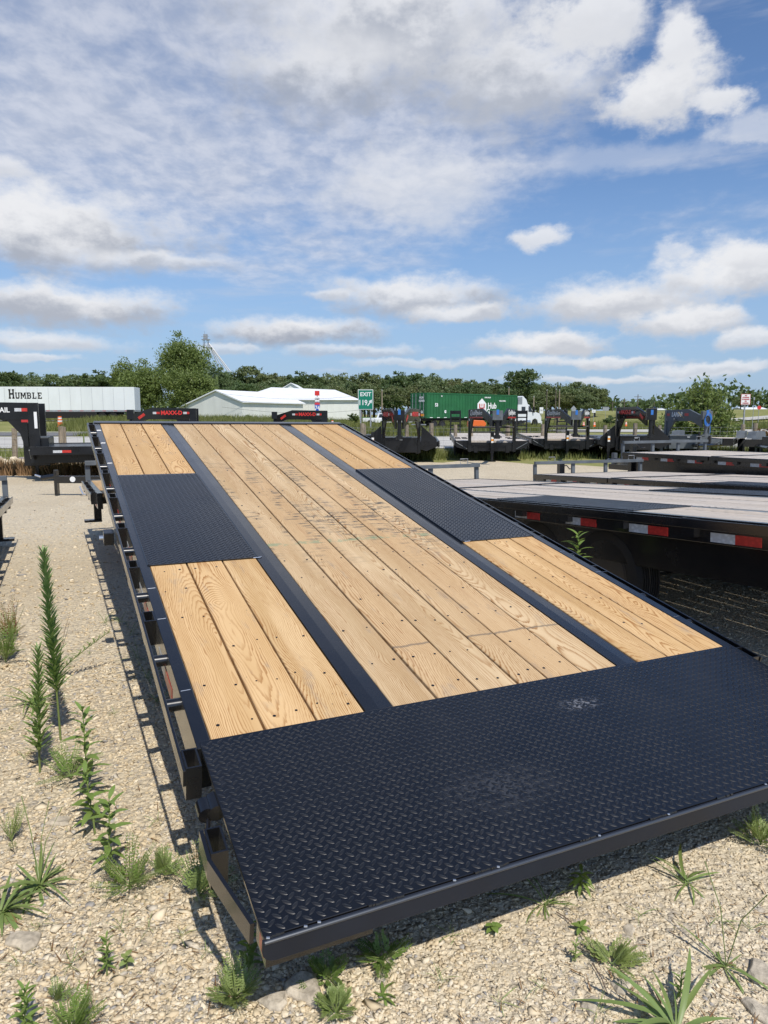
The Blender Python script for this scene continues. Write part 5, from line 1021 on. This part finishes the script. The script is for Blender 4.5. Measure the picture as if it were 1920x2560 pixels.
x = wx(1900, 31); shp, Cp = crown_mesh('crown', 40, 30, .7, .7, .6, .05, M_DRY, 72, .2, 4); tree('shrub', 'brownish leafy shrub by the fence at the right edge', (x, 30.5, 0), 1, shp, trs, .75, .95, 1.0, 1, None, 'shrub')
# ------------------------------------------------------------------ grasses (uncountable)
def blades(name, regions, m, hmin, hmax, w, label=None):
    V = []; 
    for (x0, x1, y0, y1, n, hs) in regions:
        x = rng.uniform(x0, x1, n); y = rng.uniform(y0, y1, n); h = rng.uniform(hmin, hmax, n) * hs; a = rng.uniform(0, 6.28, n); le = rng.normal(0, .28, (n, 2)) * h[:, None]; z = np.array([gz(p, q) for p, q in zip(x, y)]); ww = w * rng.uniform(.6, 1.4, n)
        bx = np.cos(a) * ww; by = np.sin(a) * ww
        V.append(np.stack([np.stack([x - bx, y - by, z], 1), np.stack([x + bx, y + by, z], 1), np.stack([x + le[:, 0], y + le[:, 1], z + h], 1)], 1).reshape(-1, 3))
    V = np.concatenate(V); o = npmesh(name, V, np.arange(len(V)).reshape(-1, 3), m); tag(o, label, None, None, 'stuff'); return o
blades('verge_grass', [(-34, -4, 66.8, 86, 16000, 1.3), (-4, 14, 56, 69, 9000, 1.1), (-34, 60, 84.5, 90, 9000, 1.1), (-60, 60, 90, 140, 14000, 1.5), (-24, 0, 55.2, 57, 2500, .8), (40, 90, 86, 130, 6000, 1.0)], M_GRASS, .25, .75, .05)
blades('fence_grass', [(-18, 22, 25.5, 33, 7000, .8), (-1.2, 2.0, 25.5, 29, 1800, 1.6), (2, 8, 26.5, 29, 1500, .7), (8, 22, 28, 34.5, 5000, 1.0)], M_GRASS, .12, .42, .02)
blades('dry_weeds', [(-12, -6.4, 18.8, 20.2, 5200, 1.0)], M_DRY, .15, .5, .018)
# rubble bank under the left goosenecks
def rocks(name, label, pts_, m):
    o_ = MB(); rr = random.Random(4)
    for (x, y, z, s) in pts_:
        vs = []; 
        for a in range(6):
            for lv in (0, 1): q = a * pi / 3 + rr.uniform(-.3, .3); vs.append((x + s * rr.uniform(.6, 1.1) * cos(q) * (1 - .4 * lv), y + s * rr.uniform(.6, 1.1) * sin(q) * (1 - .4 * lv), z + s * (.0 if lv == 0 else rr.uniform(.5, .9))))
        fs = [tuple(2 * a + 1 for a in range(6))] + [(2 * a, 2 * ((a + 1) % 6), 2 * ((a + 1) % 6) + 1, 2 * a + 1) for a in range(6)]; o_.add(vs, fs)
    tag(o_.build(name, m), label, None, None, 'stuff')
rocks('rubble_bank', None, [(random.uniform(-13, -5.5), random.uniform(20.0, 21.6), random.uniform(0, .25), random.uniform(.06, .2)) for _ in range(900)], M_STONE)
# ------------------------------------------------------------------ weeds near the camera
def leafblade(L, w, curl, fold=.15, seg=5, tipw=0.05, lobed=False):   # a leaf in local coords: grows along +y, arching down
    vs = []; fs = []
    for i in range(seg + 1):
        t_ = i / seg; y = L * t_ * (1 - .15 * abs(curl) * t_); z = -curl * L * t_ * t_ ; ww = w * (sin(pi * min(1, t_ * .92 + .08)) ** .7) * (1 if not lobed or i % 2 else .35) if t_ < 1 else w * tipw
        vs += [(-ww, y, z + fold * ww), (0, y, z), (ww, y, z + fold * ww)]
    for i in range(seg): a = i * 3; fs += [(a, a + 1, a + 4, a + 3), (a + 1, a + 2, a + 5, a + 4)]
    return vs, fs
def leafmesh(key, L, w, curl, fold=.15, seg=5, m=None, lobed=False):
    k = ('leaf', key)
    if k not in PLK: v, f = leafblade(L, w, curl, fold, seg, .05, lobed); o = MB().add(v, f).build('leaf', m, smooth=True); PLK[k] = o.data; bpy.data.objects.remove(o)
    return PLK[k]
def orient(p, a, pitch, s=1.0, roll=0.0): return T(p) @ Matrix.Rotation(a, 4, 'Z') @ Matrix.Rotation(pitch, 4, 'X') @ Matrix.Rotation(roll, 4, 'Y') @ Matrix.Diagonal((s, s, s, 1))
def rosette(label, px, py, n, L, w, m=None, up=(.15, .9), seed=0, seedstalk=0):
    rr = random.Random(seed); p = gp(px, py); g = empty('rosette_weed', None, (p.x, p.y, .012)); tag(g, label, 'weed'); m = m or M_BLADE
    n = int(n * 1.5) if n > 9 and w > .003 else n
    for k in range(n):
        me = leafmesh(('r', k % 5, round(L, 2), round(w, 3), m.name), L, w * (.62 + .1 * (k % 3)), .15 + .22 * (k % 5), .25, 7, m); a = rr.uniform(0, 2 * pi) if n > 12 else 2 * pi * k / n + rr.uniform(-.45, .45); link('leaf', me, g, orient((rr.uniform(-.01, .01), rr.uniform(-.01, .01), 0), a, rr.uniform(*up), rr.uniform(.4, 1.2), rr.uniform(-.5, .5)))
    for k in range(seedstalk): a = rr.uniform(0, 6.28); h = rr.uniform(.22, .36); MB().tube([(0, 0, 0), (.03 * cos(a), .03 * sin(a), h * .6), (.09 * cos(a), .09 * sin(a), h)], .0016, 5).build('flower_stalk', M_STEM, g)
    return g
def stemweed(label, px, py, h, n, L, w, lean=(0, 0), m=None, pitch=(.5, 1.0), seed=0, side=0, joined=False, curl=.35, low=.12, r=.004, taper=.55, name='leafy_weed'):
    rr = random.Random(seed); p = gp(px, py); g = empty(name, None, (p.x, p.y, .01)); tag(g, label, 'weed'); m = m or M_WEED
    def S_(t_): return Vector((lean[0] * t_ ** 1.3, lean[1] * t_ ** 1.3, h * t_))
    MB().tube([S_(k / 6) for k in range(7)], [r * (1 - .12 * k) for k in range(7)], 7).build('stem', M_STEM, g, None, 0, True)
    jm = MB(); branches = [(S_, n, 1.0)]
    for b in range(side):
        t0 = rr.uniform(.15, .4); a = rr.uniform(0, 6.28); bl = h * rr.uniform(.25, .4); s0 = S_(t0); fn_ = (lambda s0, a, bl: (lambda t_: s0 + Vector((cos(a) * bl * t_ * .8, sin(a) * bl * t_ * .8, bl * t_ * (.5 + .5 * t_)))))(s0, a, bl); branches.append((fn_, n // 3, .75)); MB().tube([fn_(k / 4) for k in range(5)], r * .5, 5).build('branch', M_STEM, g)
    for fn_, nn, sc in branches:
        for k in range(nn):
            t_ = low + (1 - low) * k / nn; a = k * 2.4 + rr.uniform(-.3, .3); q = pitch[0] + (pitch[1] - pitch[0]) * t_ + rr.uniform(-.12, .12); s = sc * (1 - (1 - taper) * t_) * rr.uniform(.8, 1.15); M_ = orient(fn_(t_), a, q, s, rr.uniform(-.2, .2))
            if joined: v, f = leafblade(L, w, curl, .2, 4); jm.add(v, f, M_)
            else: link('leaf', leafmesh(('s', k % 3, round(L, 3), round(w, 3), m.name), L, w, curl + .12 * (k % 3), .2, 5, m), g, M_)
    if joined: tag(jm.build('leaves', m, g, None, 0, True), kind='stuff')
    return g
def ferny(label, px, py, h, spread, nb, m=None, seed=0, name='ferny_weed', lf=.011):
    rr = random.Random(seed); p = gp(px, py); g = empty(name, None, (p.x, p.y, .01)); tag(g, label, 'weed'); jm = MB(); st = MB(); m = m or M_WEEDP
    for b in range(max(6, int(nb * .5))):
        a = rr.uniform(0, 6.28); el_ = rr.uniform(.25, 1.3); L = h * rr.uniform(.6, 1.05); tip = Vector((cos(a) * cos(el_) * spread, sin(a) * cos(el_) * spread, L * sin(el_) + .01)); s0 = Vector((0, 0, h * .15 * rr.random())); st.tube([s0, tip], [.002, .0008], 4, False)
        d = (tip - s0).normalized(); u = d.cross(Vector((0, 0, 1))).normalized()
        for k in range(13):
            t_ = .20 + .80 * k / 13; c = s0.lerp(tip, t_); ll = lf * (1.6 - t_) * rr.uniform(.7, 1.3)
            for s in (-1, 1):
                dd = (u * s + d * .7).normalized(); nrm = dd.cross(d).normalized(); 
                for j in range(2): q = c + dd * ll * (.35 + j * .75); w_ = ll * .20; e = (d * (1 if j % 2 else -.4) + dd).normalized(); f_ = e.cross(nrm); jm.add([q, q + e * ll * .6 + f_ * w_, q + e * ll * 1.2, q + e * ll * .6 - f_ * w_], [(0, 1, 2, 3)])
    tag(jm.build('leaves', m, g), kind='stuff'); st.build('stems', M_STEM, g); return g
stemweed('tallest weed at the left, a single spire densely set with narrow leaves', 152, 1855, .93, 290, .105, .0085, (-.025, .0), M_TALL, (.6, 1.1), 1, 0, True, .08, .26, .0055, .55, 'tall_weed')
stemweed('second spire-like weed, standing just in front of the tallest one', 100, 1935, .56, 120, .095, .0085, (.02, .02), M_TALL, (.6, 1.1), 2, 0, True, .1, .15, .005, .55, 'tall_weed')
stemweed('side shoot weed leaning right from the tallest weed', 140, 1700, .26, 70, .06, .004, (.30, .10), M_WEED, (.3, .9), 3, 0, True, .3, .2, .004, .6, 'tall_weed')
rosette('dark spiky weed clump behind the tall weeds', 85, 1765, 26, .17, .006, M_WEED, (.1, 1.1), 4)
stemweed('broad-leaved weed with bright leaves, tallest of the lower left group', 222, 2015, .40, 26, .095, .013, (-.02, .04), M_WEED, (.35, .9), 5, 0, False, .3, .3, .0045, .7)
stemweed('broad-leaved weed below the bright one, leaning on it', 238, 2090, .24, 22, .085, .013, (-.04, .03), M_WEED, (.1, .8), 6, 0, False, .35, .2, .004, .7)
stemweed('dark broad-leaved weed right behind the feathery plants', 275, 2190, .27, 22, .085, .013, (.0, .03), M_WEED, (.2, .85), 7, 0, False, .35, .2, .004, .7)
ferny('feathery weed to the left of the bright broad-leaved one', 178, 1955, .17, .16, 26, M_WEED, 8)
ferny('feathery dark green weed in the middle of the lower left', 325, 2230, .17, .13, 30, M_WEED, 9)
ferny('small pale feathery weed to the right of the dark feathery one', 412, 2195, .11, .07, 22, M_WEEDP, 10)
ferny('feathery weed growing at the shadow edge left of the tail corner', 500, 2250, .17, .13, 34, M_WEEDP, 11)
ferny('bright feathery clump right below the tail corner', 590, 2510, .12, .085, 34, M_WEEDP, 12)
stemweed('upright young weed just below the tail corner', 622, 2440, .15, 26, .05, .007, (.0, .02), M_WEED, (.4, 1.1), 13, 0, False, .3, .1, .003, .7)
rosette('large long-leaved rosette at the lower left', 98, 2225, 24, .155, .0075, None, (.05, 1.05), 14, 3)
rosette('long-leaved rosette cut off by the left edge', 8, 2290, 26, .15, .0085, None, (-.05, .8), 15)
stemweed('slim upright seedling in the lower left gravel', 268, 2445, .11, 22, .036, .005, (0, .01), M_WEED, (.4, 1.1), 16, 0, False, .3, .15, .0025, .7)
stemweed('small pale-leaved seedling beside the slim one', 318, 2430, .045, 6, .024, .009, (0, 0), M_WEEDP, (.2, .8), 17, 0, False, .4, .4, .002, .9)
stemweed('leafy weed at the bottom edge, far left', 65, 2600, .13, 26, .045, .006, (0, .01), M_WEED, (.3, 1.0), 18, 0, False, .3, .2, .003, .7)
ferny('feathery weed at the bottom edge, left of the middle', 180, 2590, .11, .09, 26, M_WEED, 19)
ferny('pale wiry tuft in the lower left gravel', 140, 2510, .06, .07, 18, M_WEEDP, 20, lf=.007)
ferny('thin wiry tuft by the left edge, above the long-leaved rosette', 30, 2110, .13, .12, 18, M_WEEDP, 21, lf=.007)
ferny('bushy weed at the left edge beside the neighbouring trailer', 15, 1660, .40, .17, 46, M_WEED, 22, lf=.014)
ferny('sparse feathery plant at the left edge, nearest to the tall weeds', 30, 1600, .34, .14, 30, M_DRY, 23, lf=.014)
rosette('flat grassy weed under the bar of the tail, right of the middle', 1360, 2270, 11, .17, .0045, None, (.1, 1.0), 24)
stemweed('leafy seedling in the shadow line of the tail', 1452, 2235, .07, 14, .055, .007, (0, 0), M_WEED, (-.1, .6), 25, 0, False, .5, .3, .003, .9)
rosette('wide open long-leaved rosette on the right, near the tail shadow', 1715, 2215, 12, .165, .0065, None, (.05, .75), 26)
rosette('long-leaved rosette by the right edge with drooping leaves', 1815, 2425, 11, .15, .006, None, (-.05, .6), 27, 2)
rosette('largest long-leaved rosette at the bottom edge on the right', 1690, 2590, 22, .21, .0105, None, (.25, 1.15), 28)
stemweed('tiny four-leaved seedling in the gravel right of the middle', 1453, 2335, .018, 6, .035, .009, (0, 0), M_WEED, (.1, .6), 29, 0, False, .4, .5, .002, .9)
stemweed('tiny seedling in the gravel below the tail bar', 1232, 2335, .02, 7, .032, .010, (0, 0), M_WEED, (.1, .6), 30, 0, False, .4, .5, .002, .9)
ferny('low pale creeping weed right of the middle, at the bottom', 1530, 2420, .05, .11, 22, M_WEEDP, 31, lf=.012)
stemweed('slim seedling left of the creeping weed', 1438, 2410, .06, 14, .025, .004, (0, 0), M_WEEDP, (.4, 1.1), 32, 0, False, .3, .1, .002, .7)
stemweed('young weed standing up inside the largest bottom rosette', 1700, 2500, .07, 16, .035, .004, (0, 0), M_WEED, (.4, 1.1), 33, 0, False, .3, .1, .002, .7)
ferny('dry pale weed at the right edge by the tail', 1900, 2120, .14, .12, 30, M_WEEDP, 34, lf=.012)
ferny('feathery weed under the tail bar, near the corner', 820, 2455, .06, .09, 22, M_WEED, 35)
ferny('feathery weed under the middle of the tail bar', 960, 2410, .06, .10, 26, M_WEED, 36)
ferny('small feathery weed at the bottom edge below the tail corner', 840, 2540, .07, .06, 24, M_WEEDP, 37)
rosette('small toothed weed in the bottom gravel, left of the middle', 960, 2500, 9, .05, .008, M_WEED, (.1, .7), 38)
stemweed('leafy weed poking up between the fresh deck and a weathered trailer', 1438, 1560, .70, 18, .17, .02, (0, 0), M_WEED, (.2, .9), 39, 0, False, .35, .66, .005, .6)
ferny('leafy weed in the dark under the nearest weathered trailer', 1545, 1420, .42, .10, 20, M_WEED, 40)
for i, (px, py) in enumerate([(330, 1590), (365, 1700), (395, 1760), (300, 1560), (262, 1560), (345, 1650)]):
    rosette('grass tuft in the shade along the left side of the deck' , px, py, 16, .16, .0022, M_WEED, (.2, 1.25), 50 + i)['group'] = 'grass tufts in the shade of the deck'
for i, (px, py) in enumerate([(225, 1640), (160, 1760), (285, 1790), (230, 1850), (350, 2210), (395, 2060), (20, 1830), (45, 2420), (520, 2390), (455, 2350), (230, 2540), (370, 2330), (180, 2420), (90, 2330), (1100, 2460), (1350, 2480), (1600, 2300), (1250, 2520), (1800, 2310), (1500, 2540), (1130, 2350), (60, 1900), (300, 2330), (1880, 2330)]):
    rosette('sparse little grass tuft in the open gravel', px, py, 9, .055, .0014, M_WEEDP if i % 2 else M_WEED, (.2, 1.2), 70 + i)['group'] = 'little grass tufts scattered over the gravel'
# dry litter and seedlings scattered over the gravel
def litter(name, n, m, lo, hi, z1, label=None):
    y = 1.3 / (1 - rng.random(n) * (1 - 1.3 / 9.0)); x = (rng.random(n) * 2 - 1) * (y * .56 + .1); k = (x < -.25 - .42 * (y - 1.5)) | (y < 1.62 + .45 * x); x, y = x[k], y[k]; n = len(x); L = rng.uniform(lo, hi, n); a = rng.uniform(0, 6.28, n); dxx, dyy = np.cos(a) * L, np.sin(a) * L; w = L * .035 + .0004; z = np.full(n, .014)
    V = np.stack([np.stack([x - dyy / L * w, y + dxx / L * w, z], 1), np.stack([x + dyy / L * w, y - dxx / L * w, z], 1), np.stack([x + dxx, y + dyy, z + rng.uniform(0, z1, n)], 1)], 1).reshape(-1, 3)
    tag(npmesh(name, V, np.arange(len(V)).reshape(-1, 3), m), label, None, None, 'stuff')
litter('dry_straw', 1500, M_DRY, .015, .06, .012); litter('tiny_seedlings', 700, M_WEEDP, .006, .02, .022)
# fallen twigs
for i, (a, b, c) in enumerate([((150, 1640), (175, 1560), .06), ((1480, 2420), (1520, 2500), .0), ((1445, 2330), (1500, 2440), .01), ((1390, 2290), (1440, 2330), 0), ((600, 2480), (560, 2440), 0)]):
    p, q = gp(*a), gp(*b); tag(MB().tube([p + Vector((0, 0, .015)), p.lerp(q, .5) + Vector((.004, 0, .018 + c)), q + Vector((0, 0, .015 + c))], [.002, .0018, .001], 5).build('fallen_twig', M_TWIG), 'thin dry twig lying on the gravel', 'twig', 'dry twigs on the gravel')
# a few bigger limestone rocks
for i, (px, py, s, lab) in enumerate([(1900, 2440, .042, 'pale chunky rock at the right edge'), (1555, 2470, .03, 'rounded pale rock below the creeping weed'), (1475, 2520, .026, 'egg-shaped rock near the bottom edge'), (1572, 2330, .022, 'thin light grey stone chip standing in the fine gravel'), (760, 2480, .055, 'broad flat grey rock in the shade below the tail bar'), (690, 2510, .035, 'brownish rock beside the tail corner'), (150, 2060, .038, 'flat cream slab left of the bright broad-leaved weed'), (60, 2360, .045, 'flat cream stone below the left rosettes'), (1905, 2540, .038, 'pale rock in the bottom right corner')]):
    p = gp(px, py); rr = random.Random(200 + i); vs = []; 
    for lv, (rd, zz) in enumerate(((1, 0), (1.02, .3), (.72, .62))):
        for a in range(9): q = a * 2 * pi / 9; k = rd * (1 + .22 * sin(2.3 * a + i) ) * rr.uniform(.88, 1.08); vs.append((s * 1.25 * k * cos(q), s * .85 * k * sin(q), s * zz * rr.uniform(.85, 1.1) * .8))
    fs = [tuple(18 + a for a in range(9))] + [(l * 9 + a, l * 9 + (a + 1) % 9, l * 9 + 9 + (a + 1) % 9, l * 9 + 9 + a) for l in (0, 1) for a in range(9)]
    o = MB().add(vs, fs).build('limestone_rock', M_ROCK, None, T((p.x, p.y, .004)) @ Matrix.Rotation(rr.uniform(0, 3), 4, 'Z'), s * .08); tag(o, lab, 'rock')
